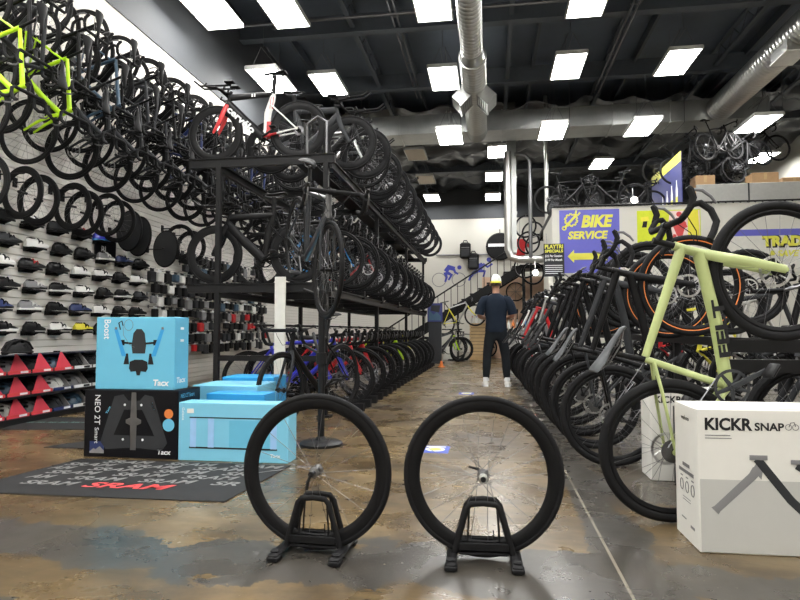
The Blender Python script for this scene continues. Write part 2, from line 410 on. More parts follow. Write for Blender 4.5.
# ------------------------------------------------------------------ the setting
XL,XR,YB,YF,ZR=-5.0,9.6,26.0,-5.0,7.35
WT=5.30
def nodes(m): 
    m.use_nodes=True; return m.node_tree.nodes, m.node_tree.links, m.node_tree.nodes['Principled BSDF']
def floor_mat():
    m=bpy.data.materials.new('stained_concrete'); N,L,p=nodes(m)
    tc=N.new('ShaderNodeTexCoord')
    def noise(sc,det=6,dist=0.0,rough=.6,vec=None):
        n=N.new('ShaderNodeTexNoise'); n.inputs['Scale'].default_value=sc; n.inputs['Detail'].default_value=det; n.inputs['Distortion'].default_value=dist; n.inputs['Roughness'].default_value=rough
        L.new(vec or tc.outputs['Object'],n.inputs['Vector']); return n.outputs['Fac']
    def ramp(f,stops):
        r=N.new('ShaderNodeValToRGB'); e=r.color_ramp.elements
        while len(e)<len(stops): e.new(.5)
        for x,(q,c) in zip(e,stops): x.position=q; x.color=(*c,1) if len(c)==3 else (c[0],)*3+(1,)
        L.new(f,r.inputs['Fac']); return r.outputs['Color']
    def mix(f,a,b,bt='MIX'):
        x=N.new('ShaderNodeMix'); x.data_type='RGBA'; x.blend_type=bt
        for s,i in((f,'Factor'),(a,'A'),(b,'B')):
            if isinstance(s,(int,float)): x.inputs[i].default_value=s
            elif isinstance(s,tuple): x.inputs[i].default_value=(*s,1)
            else: L.new(s,x.inputs[i])
        return x.outputs['Result']
    def math_(op,a,b=None):
        x=N.new('ShaderNodeMath'); x.operation=op
        for i,s in enumerate((a,b)):
            if s is None: continue
            if isinstance(s,(int,float)): x.inputs[i].default_value=s
            else: L.new(s,x.inputs[i])
        return x.outputs[0]
    brown=ramp(noise(1.1,8,.8,.65),[(.30,(.042,.027,.013)),(.45,(.110,.074,.034)),(.58,(.175,.122,.058)),(.72,(.235,.175,.095))])
    mp=N.new('ShaderNodeMapping'); mp.inputs['Scale'].default_value=(.7,3.0,1); L.new(tc.outputs['Object'],mp.inputs['Vector'])
    streak=ramp(noise(1.6,8,.6,.7,mp.outputs['Vector']),[(.35,(.34,)),(.6,(1.,))])
    brown=mix(.8,brown,streak,'MULTIPLY')
    sx=N.new('ShaderNodeSeparateXYZ'); L.new(tc.outputs['Object'],sx.inputs['Vector'])
    grey=ramp(noise(2.2,8,.5,.7),[(.3,(.030,.029,.027)),(.7,(.062,.060,.056))])
    wob=math_('MULTIPLY',math_('SUBTRACT',noise(1.3,6,.4,.65),.5),1.1)
    yy=math_('ADD',sx.outputs['Y'],wob)
    # worn grey resurfaced band across the floor near the front, about 0.4 m wide
    bandA=math_('MULTIPLY',math_('GREATER_THAN',yy,2.20),math_('LESS_THAN',yy,2.62))
    bandB=math_('MULTIPLY',math_('GREATER_THAN',yy,1.2),math_('LESS_THAN',yy,1.86))
    xx=math_('ADD',sx.outputs['X'],math_('MULTIPLY',wob,.45))
    bandC=math_('MULTIPLY',math_('GREATER_THAN',xx,.40),math_('LESS_THAN',xx,.66))
    aisle=math_('MULTIPLY',math_('GREATER_THAN',xx,.42),math_('GREATER_THAN',yy,3.4))
    patch=math_('GREATER_THAN',noise(.55,5,.6,.6),.60)
    g=math_('MAXIMUM',math_('MAXIMUM',bandA,bandB),math_('MAXIMUM',math_('MAXIMUM',bandC,math_('MULTIPLY',aisle,.8)),math_('MULTIPLY',patch,.55)))
    gm=math_('MULTIPLY',g,.88)
    col=mix(gm,brown,grey)
    spk=math_('GREATER_THAN',noise(34,3,0,.6),.70); col=mix(math_('MULTIPLY',spk,.35),col,(.40,.36,.28))
    # saw-cut joints every 3 m and 4 m
    jx=math_('LESS_THAN',math_('ABSOLUTE',math_('SUBTRACT',sx.outputs['X'],.485)),.006)
    jy=math_('LESS_THAN',math_('ABSOLUTE',math_('SUBTRACT',math_('FRACT',math_('DIVIDE',math_('ADD',sx.outputs['Y'],1.62),4.0)),.5)),.0012)
    col=mix(math_('MULTIPLY',math_('MAXIMUM',jx,jy),.45),col,(.42,.38,.30))
    L.new(col,p.inputs['Base Color'])
    L.new(ramp(noise(3,6,.3,.6),[(.3,(.19,)),(.7,(.38,))]),p.inputs['Roughness'])
    p.inputs['Specular IOR Level'].default_value=.55; p.inputs['Coat Weight'].default_value=.05; p.inputs['Coat Roughness'].default_value=.12
    b=N.new('ShaderNodeBump'); b.inputs['Strength'].default_value=.05; L.new(noise(9,5,.2),b.inputs['Height']); L.new(b.outputs['Normal'],p.inputs['Normal'])
    return m
def slat_mat():
    m=bpy.data.materials.new('slatwall'); N,L,p=nodes(m)
    p.inputs['Base Color'].default_value=(.70,.68,.63,1); p.inputs['Roughness'].default_value=.45
    tc=N.new('ShaderNodeTexCoord'); n=N.new('ShaderNodeTexNoise'); n.inputs['Scale'].default_value=3; L.new(tc.outputs['Object'],n.inputs['Vector'])
    r=N.new('ShaderNodeValToRGB'); r.color_ramp.elements[0].color=(.76,.74,.69,1); r.color_ramp.elements[1].color=(.86,.84,.80,1); L.new(n.outputs['Fac'],r.inputs['Fac']); L.new(r.outputs['Color'],p.inputs['Base Color'])
    return m
M['floor']=floor_mat(); M['slat']=slat_mat()
M['wall']=mat('white_wall_paint',(.62,.605,.55),.75,var=.04,scale=1.2,bump=.05)
M['roof']=mat('roof_deck',(.12,.145,.185),.65,var=.25,scale=1.5,bump=.1)
M['darkwall']=mat('dark_wall_paint',(.055,.060,.068),.7,var=.2,scale=1)
M['foil']=mat('insulation_foil',(.05,.055,.062),.28,var=.4,scale=4,bump=.2)
def slab(name,lo,hi,m): 
    b=MB(); b.box([(a+c)/2 for a,c in zip(lo,hi)],[c-a for a,c in zip(lo,hi)]); return struct(name,b,m)
slab('floor',(XL-.1,YF,-.12),(XR,YB,0),'floor')
b=MB()  # left wall: slatwall to 3.0 m, then plain white
b.box((XL-.08,(YF+YB)/2,WT/2),(.12,YB-YF,WT))
struct('wall_left',b,'wall')
b=MB()
for i in range(40):
    z=.06+i*.0762
    b.box((XL-.009,(YF+YB)/2,z+.034),(.022,YB-YF,.066))
    
struct('trim_1',b,'slat')
slab('trim_2',(XL-.14,YF,WT),(XL-.005,YB,ZR),'darkwall')
slab('wall_back',(XL-.1,YB,0),(XR,YB+.12,5.75),'wall'); slab('trim_3',(XL-.1,YB-.02,5.75),(XR,YB+.12,ZR),'darkwall')
slab('wall_right',(XR,YF,0),(XR+.12,YB,ZR),'wall'); slab('wall_front',(XL-.1,YF-.12,0),(XR,YF,ZR),'wall')
slab('ceiling',(XL-.1,YF-.1,ZR),(XR+.1,YB+.1,ZR+.1),'roof')
# sagging foil insulation under the far roof
b=MB(); nx,ny=60,44; x0,x1,y0,y1=XL,XR,16.2,YB-.02
from mathutils import noise as NZ
vs=[]
for j in range(ny+1):
    for i in range(nx+1):
        x=x0+(x1-x0)*i/nx; y=y0+(y1-y0)*j/ny
        sag=.16*abs(math.sin(PI*(x-x0)/1.25))+.22*NZ.noise(V((x*1.3,y*2.2,3)))+.12*NZ.noise(V((x*4,y*5,9)))
        vs.append((x,y,ZR-.22-sag))
b.add(vs,[(j*(nx+1)+i,j*(nx+1)+i+1,(j+1)*(nx+1)+i+1,(j+1)*(nx+1)+i) for j in range(ny) for i in range(nx)])
o=struct('trim_4',b,'foil',ang=180,recalc=False)
# roof joists and beams
k=5
for x in (-4.2,-2.65,-1.75,.45,1.05,2.75,3.35,5.1,5.75,7.4,8.2):
    b=MB(); h=.30 if x in(-2.65,.45,2.75,5.1,7.4) else .12
    zt=ZR-.02
    if h==.30:
        b.box((x,(YF+YB)/2,zt-.06),(.09,YB-YF,.05)); b.box((x,(YF+YB)/2,zt-.40),(.09,YB-YF,.05))
        y=YF
        while y<16: b.tube([(x,y,zt-.08),(x,y+.35,zt-.38),(x,y+.7,zt-.08)],.012,5); y+=.7
    else: b.box((x,(YF+YB)/2,zt-.12),(.06,YB-YF,.20))
    struct('trim_%d'%k,b,'joist'); k+=1
for y in (2.2,7.6,11.4,14.3,17.9,22.2):
    b=MB(); b.box(((XL+XR)/2,y,ZR-.34),(XR-XL,.14,.36)); b.box(((XL+XR)/2,y,ZR-.53),(XR-XL,.20,.02)); struct('trim_%d'%k,b,'joist'); k+=1
# partition wall of the service room on the right
PX,PY,PZ=1.43,14.0,3.72
b=MB(); b.box(((PX+XR)/2,PY+.06,PZ/2),(XR-PX,.12,PZ)); struct('wall_partition',b,'wall')
b=MB(); b.box(((PX+XR)/2,PY+2.2,PZ-.06),(XR-PX,4.3,.12)); struct('trim_%d'%k,b,'blackm'); k+=1
b=MB(); b.box((PX+.06,PY+1.3,PZ/2),(.10,2.3,PZ)); struct('trim_%d'%k,b,'wall'); k+=1

# ------------------------------------------------------------------ ceiling lights, ducts, pipes
M['glow']=mat('light_diffuser',(.9,.9,.9),.5,emit=(1,.985,.95),es=33)
M['dim']=mat('unlit_diffuser',(.62,.52,.40),.5)
def light(x,y,z,label,on=True,first=[]):
    t=thing('ceiling_light',label,'ceiling light',(x,y,z),'ceiling light panels' if on else 'unlit ceiling panels')
    b=MB(); w,l=.305,.61
    for s in(-1,1): b.box((s*w,0,.03),(.025,2*l+.025,.07)); b.box((0,s*l,.03),(2*w,.025,.07))
    b.box((0,0,.07),(2*w,2*l,.02)); b.build('housing',['white'],t)
    b=MB(); b.box((0,0,.008),(2*w-.03,2*l-.03,.012)); b.build('diffuser',['glow' if on else 'dim'],t)
    b=MB()
    for s in(-1,1):
        for q in(-1,1): b.tube([(s*.02+s*.22,q*.45,.08),(s*.05,q*.45,.5)],.005,4)
        b.tube([(s*.05,-.45,.5),(s*.05,.45,.5)],.006,4)
    for q in(-1,1): b.tube([(0,q*.45,.5),(0,q*.45,ZR-z-.02)],.005,4)
    b.build('hanger',['steel'],t)
ZL=6.4
Rw='nearest second third fourth fifth sixth farthest'.split()
LX={-4.72:'column along the left wall',-3.5:'column above the tall rack',-.93:'column left of the aisle',1.66:'column right of the aisle',4.0:'column over the right-hand bikes',7.15:'far right column'}
LL=[(-4.72,9.4),(-3.48,9.6),(-.92,9.75),(1.66,10.0),(-4.72,12.4),(-3.52,12.77),(-.95,12.84),(1.65,12.62),(3.83,12.76),(-.95,14.72),(1.53,14.70),(3.6,14.72),(6.2,14.85),(.28,18.46),(3.66,20.31),(8.6,20.37),(-2.34,24.58),(.18,21.5),(.16,24.76)]
names=['bright ceiling panel cut by the top edge, leftmost one','bright ceiling panel at the top edge, second from the left','bright ceiling panel at the top edge beside the round duct','bright ceiling panel just cut by the top edge, right of the round duct',
'bright ceiling panel partly behind the saddle of the red and white triathlon bike','bright ceiling panel just right of the red and white triathlon bike','bright ceiling panel left behind the duct’s box-shaped outlets','bright ceiling panel right of the duct’s box-shaped outlets','bright ceiling panel in the upper right, largest over the right-hand bikes',
'bright ceiling panel just below the cross duct, left of the aisle','bright ceiling panel hanging in front of the cross duct at its middle','bright ceiling panel below the cross duct, second from the right','bright ceiling panel below the right end of the cross duct','small bright ceiling panel below the cross duct above the aisle','small bright ceiling panel over the purple service sign','bright ceiling panel half hidden by stored bikes at far right','small bright ceiling panel above the far end of the tall rack','tiny bright ceiling panel above the aisle, upper of two at the back','tiny bright ceiling panel above the aisle, lower of two at the back']
for (x,y),n in zip(LL,names): light(*((x*.92,y*.92,.93+5.47*.92) if x<-4.5 else (x,y,5.72 if 14<y<15 else ZL)),n)
light(-2.25,18.4,ZL,'unlit tan ceiling panel by the rack’s top, the nearer of two',False); light(-2.27,21.56,ZL,'unlit tan ceiling panel by the rack’s top, the farther of two',False)
for y in(6.4,3.2,0,-3.2):
    for x in(-4.4,-3.5,-.95,1.65,4.0,7.1) if y<5 else (-3.5,-.95,1.65,4.0,7.1):  # extra column nearest the left wall, added out of view to brighten that wall
        light(x,y,ZL,'bright unseen ceiling panel overhead, nearer than the visible rows')
def ringtube(b,p0,p1,r,n=20,step=.12,rib=.006):
    p0,p1=V(p0),V(p1); ln=(p1-p0).length; k=int(ln/step); pts=[];rs=[]
    for i in range(k):
        for q,rr in((0,r),(.42,r),(.5,r+rib),(.58,r)): pts.append(p0.lerp(p1,(i+q)/k)); rs.append(rr)
    pts.append(p1); rs.append(r); b.tube(pts,rs,n)
t=thing('air_duct','round spiral air duct running overhead along the aisle to the cross duct','duct',(-.29,9,6.1))
o=V((-.29,9,6.1))
b=MB(); ringtube(b,V((-.29,3,6.05))-o,V((-.29,11.0,6.05))-o,.20); b.build('duct_pipe',['galvd'],t)
b=MB(); b.tube([V((-.29,10.75,6.05))-o,V((-.29,11.0,6.05))-o,V((-.29,11.1,6.05))-o],[.215,.215,.27],20); b.build('collar',['galv'],t)
b=MB(); ringtube(b,V((-.29,11.05,6.03))-o,V((-.29,15.0,6.03))-o,.25); b.build('duct_pipe',['galvd'],t)
for s in(-1,1):
    b=MB(); R=Matrix.Rotation(s*PI/4,3,'Y'); c=V((-.29+s*.24,12.55,5.80))-o
    b.box(c,(.36,.62,.26),R); 
    for s2 in(-1,1): b.box(c+R@V((0,s2*.31,-.13)),(.40,.03,.04),R)
    for s2 in(-1,1): b.box(c+R@V((s2*.18,0,-.13)),(.03,.62,.04),R)
    g=b.build('outlet_box',['galv'],t); b=MB()
    for i in range(5): b.box(c+R@V((-.12+.06*i,0,-.128)),(.006,.58,.03),R)
    b.build('grille',['steel'],g)
t=thing('cross_duct','large square sheet-metal cross duct hanging across the shop ceiling','duct',(0,15.2,6.0))
sx=[-6+.0,]
xs=[-4.9,-3.6,-2.3,-1.0,.35,1.7,3.05,4.4,5.75,6.6]
b=MB(); ch=[(-.0,-.0),(0,0)]
for i in range(len(xs)-1):
    a,c=xs[i],xs[i+1]; yo=.0
    b.prism([(0,0),(.92,0),(.92,.50),(0,.50)],(a+.01,0,0),(0,1,0),(0,0,1),c-a-.02)
b.build('duct_body',['galv'],t)
for i in range(len(xs)):
    b=MB(); b.prism([(-.025,-.025),(.945,-.025),(.945,.525),(-.025,.525)],(xs[i]-.02,0,0),(0,1,0),(0,0,1),.04); b.build('flange',['galv'],t)
for x in xs[1::2]:
    b=MB()
    for y in(-.03,.98): b.tube([(x+.3,y,-.03),(x+.3,y,ZR-6.0)],.01,5)
    b.tube([(x+.3,-.05,-.035),(x+.3,1.0,-.035)],.012,5); b.build('strap',['steel'],t)
b=MB(); b.tube([(-.29,-.28,.03),(-.29,-.06,.03),(-.29,0.02,.03)],[.25,.26,.33],20,rb=[.25,.26,.26]); b.build('collar',['galv'],t)
t=thing('side_duct','round sheet-metal duct at upper right running towards the cross duct','duct',(5.55,9,6.1)); o=V((5.55,9,6.1))
b=MB(); ringtube(b,V((5.6,5,6.25))-o,V((5.5,15.15,6.25))-o,.30,22); b.build('duct_pipe',['galvd'],t)
for y in(11.6,9.2):
    b=MB(); c=V((5.42,y,5.98))-o; b.box(c,(.36,.62,.20)); g=b.build('outlet_box',['galv'],t)
    b=MB(); b.box(c+V((0,0,-.11)),(.40,.66,.02)); b.box(c+V((0,0,-.122)),(.28,.5,.006)); b.build('grille',['white'],g)
t=thing('vertical_duct','tall silver vertical duct with an elbow at the aisle end','duct',(.62,17,0))
b=MB(); b.box((0.0,0,5.2),(.27,.27,4.26)); b.build('duct_body',['galv'],t)
b=MB(); b.tube([(-.10,-.2,5.9),(-.10,-.2,3.15),(-.02,-.2,2.95),(.16,-.2,2.88),(1.1,-.2,2.88)],.105,16); b.build('elbow_pipe',['galvd'],t)
for z in(3.2,4.2,5.2):
    b=MB(); b.box((0,0,z),(.31,.31,.05)); b.build('flange',['galv'],t)
o=MB(); o.tube([(1.55,16.6,0),(1.55,16.6,ZR)],.055,12); o.disc((1.55,16.6,3.4),.075,(0,0,1),.08,12); tag(o.build('steel_pipe',['galvd']),'thin round steel pipe rising to the ceiling left of the service sign','pipe')
o=MB(); o.tube([(1.12,16.7,2.9),(1.12,16.7,5.6),(1.0,16.7,5.75),(.7,16.7,5.8)],.05,12); tag(o.build('drop_pipe',['steel']),'bent grey pipe between the square vertical duct and the thin ceiling pipe','pipe')
for i,(x,z,l) in enumerate([(-1.75,6.86,'pale conduit pair running lengthways under the roof left of the round duct'),(2.62,6.75,'conduit running lengthways under the roof right of the round duct')]):
    b=MB(); b.tube([(x-.05,2,z),(x-.05,15.0,z)],.018,6); b.tube([(x+.05,2,z),(x+.05,15.0,z)],.018,6)
    for y in range(3,15,2): b.box((x,y,z+.03),(.16,.04,.02)); b.tube([(x,y,z+.03),(x,y,ZR)],.006,5)
    tag(b.build('conduit',['steel']),l,'conduit')
b=MB(); b.tube([(XL,10.6,6.72),(XR,10.6,6.72)],.025,8)
for x in range(-4,9,3): b.tube([(x,10.6,6.72),(x,10.6,6.62)],.015,6); b.disc((x,10.6,6.61),.03,(0,0,1),.01,8); b.tube([(x+.1,10.6,6.74),(x+.1,10.6,ZR)],.006,5)
tag(b.build('sprinkler_pipe',['steel']),'thin sprinkler pipe crossing under the roof above the front light panels','pipe')
# ------------------------------------------------------------------ tall rack
RK=thing('bike_rack','tall black steel three-level bike rack left of the aisle','rack',(-2.38,6.3,0))
o=V((-2.38,6.3,0)); YE=16.0
ZM,ZT=1.45,2.86
for y in(6.3,9.27,12.63,15.95):
    for x in(-3.0,-1.76):
        b=MB(); h=ZT-.06; b.box(V((x,y,h/2))-o,(.055,.055,h)); b.box(V((x,y,.01))-o,(.14,.14,.02)); b.build('post',['blackm'],RK)
for zt,nm in((ZM,1),(ZT,2)):
    for y in(6.3,7.9,9.27,11,12.63,14.3,15.95):
        b=MB(); x0=-3.35 if y==6.3 else -3.1
        b.box(V(((x0-1.66)/2,y,zt-.055))-o,(-1.66-x0,.05,.10)); b.box(V(((x0-1.66)/2,y,zt-.008))-o,(-1.66-x0,.085,.012)); b.build('cross_beam',['blackm'],RK)
    for x in(-3.0,-1.72):
        b=MB(); b.box(V((x,(6.3+YE)/2,zt-.12))-o,(.05,YE-6.3,.07)); b.box(V((x,(6.3+YE)/2,zt-.08))-o,(.10,YE-6.3,.012)); b.build('side_rail',['blackm'],RK)
    for x in(-3.15,-2.1):
        b=MB(); b.box(V((x,(6.4+YE)/2,zt-.012))-o,(.22,YE-6.4,.015)); b.build('wheel_tray',['satin'],RK)
for x in(-3.0,-1.76):
    b=MB(); b.tube([V((x,6.3,ZT+.0))-o,V((x,6.3,ZT+.36))-o,V((x-.1,6.3,ZT+.42))-o,V((x-.22,6.3,ZT+.34))-o,V((x-.22,6.3,ZT))-o],.016,8)
    b.build('wheel_hoop',['steel'],RK) if x>-2 else None
b=MB(); b.box(V((-2.38,6.3,.62))-o,(1.24,.04,.06)); b.build('cross_beam',['blackm'],RK)
# ------------------------------------------------------------------ prototypes
class Proto:
    def __init__(s,fn): s.fn=fn; s.o=None
    def get(s):
        if s.o is None: s.o=s.fn(); return s.o
        return dup(s.o)
PR={'roadd':Proto(lambda:bike('road','deep')),'road':Proto(lambda:bike('road')),'mtb':Proto(lambda:bike('mtb')),'tt':Proto(lambda:bike('tt')),'gravel':Proto(lambda:bike('gravel'))}
KD={'roadd':'road','road':'road','mtb':'mtb','tt':'tt','gravel':'gravel'}
def get(k,c0='carbon',c1=None,c2=None,fork=None):
    r=PR[k].get(); f=sub(r,'frame')[0]; fk=sub(r,'fork')[0]
    paint(f,0,c0); paint(f,1,c1 or c0); paint(f,2,c2 or c0); paint(fk,0,fork or c0)
    return r
NM={'roadd':'road bike with deep rims','road':'road bike','mtb':'mountain bike','tt':'triathlon bike','gravel':'gravel bike'}
CN={'carbon':'black','black':'black','satin':'black','blue':'royal blue','navy':'dark blue','red':'red','lime':'lime green','charcoal':'dark grey','white':'white','teal':'slate blue','cyan':'sky blue','grey':'grey','yellow':'yellow','silver':'silver','sage':'sage green','orange':'orange'}
def place_word(i,n):
    return (ORD[i]+' from the near end') if i<=n//2 else ((ORD[n-1-i]+' from the far end') if i<n-1 else 'last at the far end')
# bottom row: front wheels to the aisle
cols=['blue','blue','navy','red','red','red','carbon','carbon','charcoal','carbon','red','carbon','carbon','lime','carbon','charcoal','carbon','yellow','carbon','carbon','carbon','charcoal','carbon']
n=len(cols)
for i,c in enumerate(cols):
    r=get('road' if c in('blue','navy','red') else random.choice(['roadd','road','road']),c)
    y=6.78+i*.40; park(r,'road',(1,random.uniform(-.03,.03),0),(0,1,0),(-2.78+(.06 if i%2 else -.04),y,.345))
    tag(r,'%s bike on the floor row of the tall rack, %s'%(CN[c],place_word(i,n)),'bicycle','bikes on the floor row of the tall rack')
    b=MB(); yy=V((-1.80,y,0))-o
    for s in(-1,1): b.box(yy+V((.1,s*.03,.02)),(.50,.012,.04)); b.box(yy+V((.32,s*.035,.045)),(.10,.016,.09))
    b.box(yy+V((.1,0,.004)),(.50,.06,.008)); b.build('wheel_holder',['blackm'],RK)
# middle row
r=get('tt','carbon','black'); park(r,'tt',(-1,0,0),(0,-1,0),(-2.12,6.46,ZM+.345)); 
tag(r,'all-black triathlon bike facing left at the front of the rack’s middle shelf','bicycle','bikes on the middle shelf of the tall rack')
cm=['carbon','carbon','cyan','carbon','carbon','charcoal','red','carbon','carbon','carbon','carbon','charcoal','carbon','white','carbon','carbon','carbon','carbon','carbon','charcoal','carbon']
n=len(cm)
for i,c in enumerate(cm):
    k=random.choice(['roadd','road','road']) ; r=get(k,c)
    y=7.02+i*.43; park(r,'road',(1,random.uniform(-.03,.03),0),(0,1,0),(-2.76+(.05 if i%2 else -.05),y,ZM+.342))
    tag(r,'%s bike on the tall rack’s middle shelf, %s'%(CN[c],place_word(i,n)),'bicycle','bikes on the middle shelf of the tall rack')
# top row
CV=bike('tt',None,('black','white','red'),forkcol='red'); r=CV
f=sub(CV,'frame')[0]
b=MB(); g=GEO['tt']   # red lower seat tube and chainstay fairing with white stripes
b.tube([P((-.125,.27)),P((-.145,.36)),P((-.15,.45))],[.042,.040,.046],10,rb=.0175)
for s in(-1,1): b.tube([P((-.09,.27),s*.03),P((-.26,.30),s*.046)],[.0165,.014],7,rb=[.013,.011])
b.build('red_panel',['red'],f)['label']='red panel over the bottom bracket'
b=MB()
for q in(-.014,.014): b.tube([(-.176+q,0,.60),(-.192+q,0,.735)],.006,6,rb=.0172)
b.build('stripe',['red'],f)
lettering(CV,'cervélo',(.325,.640),(.010,.352),.074,1,'inkw',.0275,.04,.43,-.012)
fk=sub(CV,'fork')[0]
b=MB(); 
for q in(0,.03): b.box((.02+q,.0185,.765),(.018,.001,.034))
b.build('mark',['inkw'],f)
park(CV,'tt',(-1,0,.0),(0,-1,0),(-2.14,6.48,ZT+.345)); 
tag(CV,'black, white and red triathlon bike standing on top of the tall rack’s front','bicycle','bikes on top of the tall rack')
n=20
for i in range(n):
    c=random.choice(['carbon','carbon','carbon','charcoal','satin']) if i!=2 else 'silver'
    r=get('tt' if i in(0,1,4,9) else random.choice(['roadd','roadd','road']),c); k='tt' if i in(0,1,4,9) else 'road'
    y=7.05+i*.455; park(r,k,(1,random.uniform(-.03,.03),0),(0,1,0),(-2.62+(.05 if i%2 else -.05),y,ZT+.342))
    tag(r,'%s bike on top of the tall rack, %s'%(CN[c],place_word(i,n)),'bicycle','bikes on top of the tall rack')
# ------------------------------------------------------------------ bikes hung on the left wall, nose down, wheels to the wall
ty={'upper':3.30,'lower':2.95,'middle':3.16}
for tier,z0 in ty.items():
    n=17
    for i in range(n):
        y={'upper':4.90,'lower':4.76,'middle':5.06}[tier]+i*.63
        c='carbon'
        if tier=='lower' and i==1: c='lime'
        elif tier=='lower' and i==0: c='lime'
        elif tier=='upper' and i==2: c='teal'
        elif tier=='lower' and i in(3,5,): c='charcoal'
        else: c=random.choice(['carbon','carbon','carbon','satin','charcoal','navy' if i>4 else 'carbon'])
        k='roadd' if random.random()<.3 else 'road'
        if tier=='upper' and random.random()<.2: k='tt'
        r=get(k,c); up_=-1 if tier!='middle' else 1; park(r,KD[k],(0,random.uniform(-.05,.05),up_),(random.uniform(-.06,.06),-up_,0),(XL+.365,y,z0+(1.0 if up_<0 else 0)))
        lab='%s bike %s on the left wall, %s row, %s'%(CN[c],'nose-down' if up_<0 else 'nose-up',tier,place_word(i,n))
        tag(r,lab,'bicycle','bikes hung on the left wall, %s row'%tier)
        
def hooks(i,y,z):
    b=MB(); b.box((XL+.012,0,0),(.02,.10,.16)); b.tube([(XL+.02,0,.03),(XL+.06,0,.03),(XL+.085,0,-.01),(XL+.10,0,.02)],.008,6)
    return b
# ------------------------------------------------------------------ bikes reared up along the right side
ang=math.radians(57.8); fw=(math.cos(ang),0,math.sin(ang))
FE=bike('gravel',None,('sage','sage','sage'),forkcol='sage'); FE.name='gravel_bike'
lettering(FE,'FELT',(.005,.365),(.260,.575),.054,-1,'ink',.0345,.04,.28,0,.0)
yw=math.radians(7); park(FE,'gravel',(fw[0]*math.cos(yw),fw[0]*math.sin(yw),fw[2]),(-math.sin(yw),math.cos(yw),0),(.858,3.10,.349))
tag(FE,'sage green gravel bike reared up on its back wheel at the row’s front','bicycle','bikes reared up along the right side')
ks=['gravel','gravel','mtb','mtb','mtb','gravel','roadd','mtb','roadd','road','road','mtb','road','roadd','road']
cs=['carbon','charcoal','carbon','carbon','carbon','carbon','charcoal','silver','carbon','red','grey','carbon','white','carbon','carbon']
n=len(ks)
def stripe(r):
    w=sub(r,'wheel')[1]; m=MB(); m.lathe([(.302,-.0215),(.308,-.0225),(.308,-.0235),(.302,-.0225)],n=56); m.build('rim_stripe',['orange'],w)
for i,(k,c) in enumerate(zip(ks,cs)):
    y=[4.30,4.92][i] if i<2 else 5.5+(i-2)*.585
    r=get(k,c); x=.84-.018*(y-3.1); a=ang+random.uniform(-.03,.03)
    if i==0: stripe(r)
    park(r,KD[k],(math.cos(a),0,math.sin(a)),(0,1,0),(x,y,GEO[KD[k]]['R']+.002))
    tag(r,'%s %s reared up behind the green one, %s'%(CN[c],NM[k].replace(' with deep rims',''),place_word(i,n)),'bicycle','bikes reared up along the right side')
for i,(k,y,c) in enumerate([('mtb',4.02,'carbon'),('mtb',4.52,'charcoal')]):
    r=get(k,c); park(r,k,(-1,0,0),(0,-1,0),(3.05,y,.367)); tag(r,['black mountain bike standing on the floor behind the white trainer carton','dark grey mountain bike standing behind the black one, right of the floor rack'][i],'bicycle')
n=12
for i in range(n):
    k=['mtb','gravel','roadd','mtb','road','gravel'][i%6]; c=['carbon','charcoal','silver','carbon','yellow','carbon','carbon','red','carbon','carbon','charcoal','carbon'][i]
    a=ang+random.uniform(-.03,.03); r=get(k,c); park(r,KD[k],(-math.cos(a),0,math.sin(a)),(0,-1,0),(3.02,6.1+i*.60,GEO[KD[k]]['R']+.002))
    tag(r,'%s %s reared up on the far right, %s'%(CN[c],NM[k].replace(' with deep rims',''),place_word(i,n)),'bicycle','bikes reared up on the far side of the floor rack')
t=thing('floor_rack','long black steel floor rack carrying the reared-up bikes on the right','rack',(1.75,8,0)); o2=V((1.75,8,0))
for x,z in((1.80,.84),(1.80,.40)):
    b=MB(); b.box(V((x,8.35,z))-o2,(.07,9.5,.07)); b.build('rail',['blackm'],t)
for y in(3.65,6.2,8.9,11.5,13.1):
    b=MB(); b.box(V((1.80,y,.43))-o2,(.06,.06,.86)); b.box(V((1.80,y,.015))-o2,(.5,.08,.03)); b.build('post',['blackm'],t)
for z in(.84,.73): 
    b=MB(); b.box(V((2.15,3.62,z))-o2,(1.75,.05,.07)); b.build('cross_beam',['blackm'],t)
b=MB(); b.box(V((2.95,3.62,.43))-o2,(.06,.06,.86)); b.build('post',['blackm'],t)
# ------------------------------------------------------------------ display stand with two bikes
t=thing('display_stand','black floor pole with round base holding two bikes before the rack','bike stand',(-1.36,4.76,0))
b=MB(); b.lathe([(0,.0),(.175,.0),(.175,.02),(.15,.035),(.05,.045),(.03,.07),(0,.07)],ax=(0,0,1),n=28,closed=False); b.build('base',['blackm'],t)
b=MB(); b.tube([(0,0,.05),(0,0,1.25)],.028,14); b.tube([(0,0,1.25),(-.06,.10,1.62)],.018,10); b.build('pole',['blackm'],t)
for z in(.70,1.18):
    b=MB(); b.disc((0,0,z),.045,(0,0,1),.09,12); b.tube([(0,0,z),(-.10,.17,z+.12),(-.16,.30,z+.2)],.014,8); b.tube([(0,0,z),(-.02,.05,z+.03),(-.22,.22,z+.10)],.012,8); b.build('cradle_arm',['blackm'],t)
G1=bike('road',None,('steel','charcoal','steel'),forkcol='charcoal')
rh,fh=V((-1.60,4.80,1.705)),V((-1.10,4.00,1.34)); park(G1,'road',fh-rh,V((.80,.55,0)),rh)
tag(G1,'slim dark grey road bike held nose-down on the floor display pole','bicycle')
G2=get('road','carbon',fork='charcoal'); rh,fh=V((-1.52,6.06,.45)),V((-1.82,5.12,.40)); park(G2,'road',fh-rh,V((1,-.3,0)),rh)
tag(G2,'black road bike low on the floor display pole, front wheel toward us','bicycle')
b=MB(); b.box((-2.22,6.16,.75),(.115,.03,1.50)); tag(b.build('white_upright',['offw']),'narrow white upright board standing against the front of the tall rack','board')
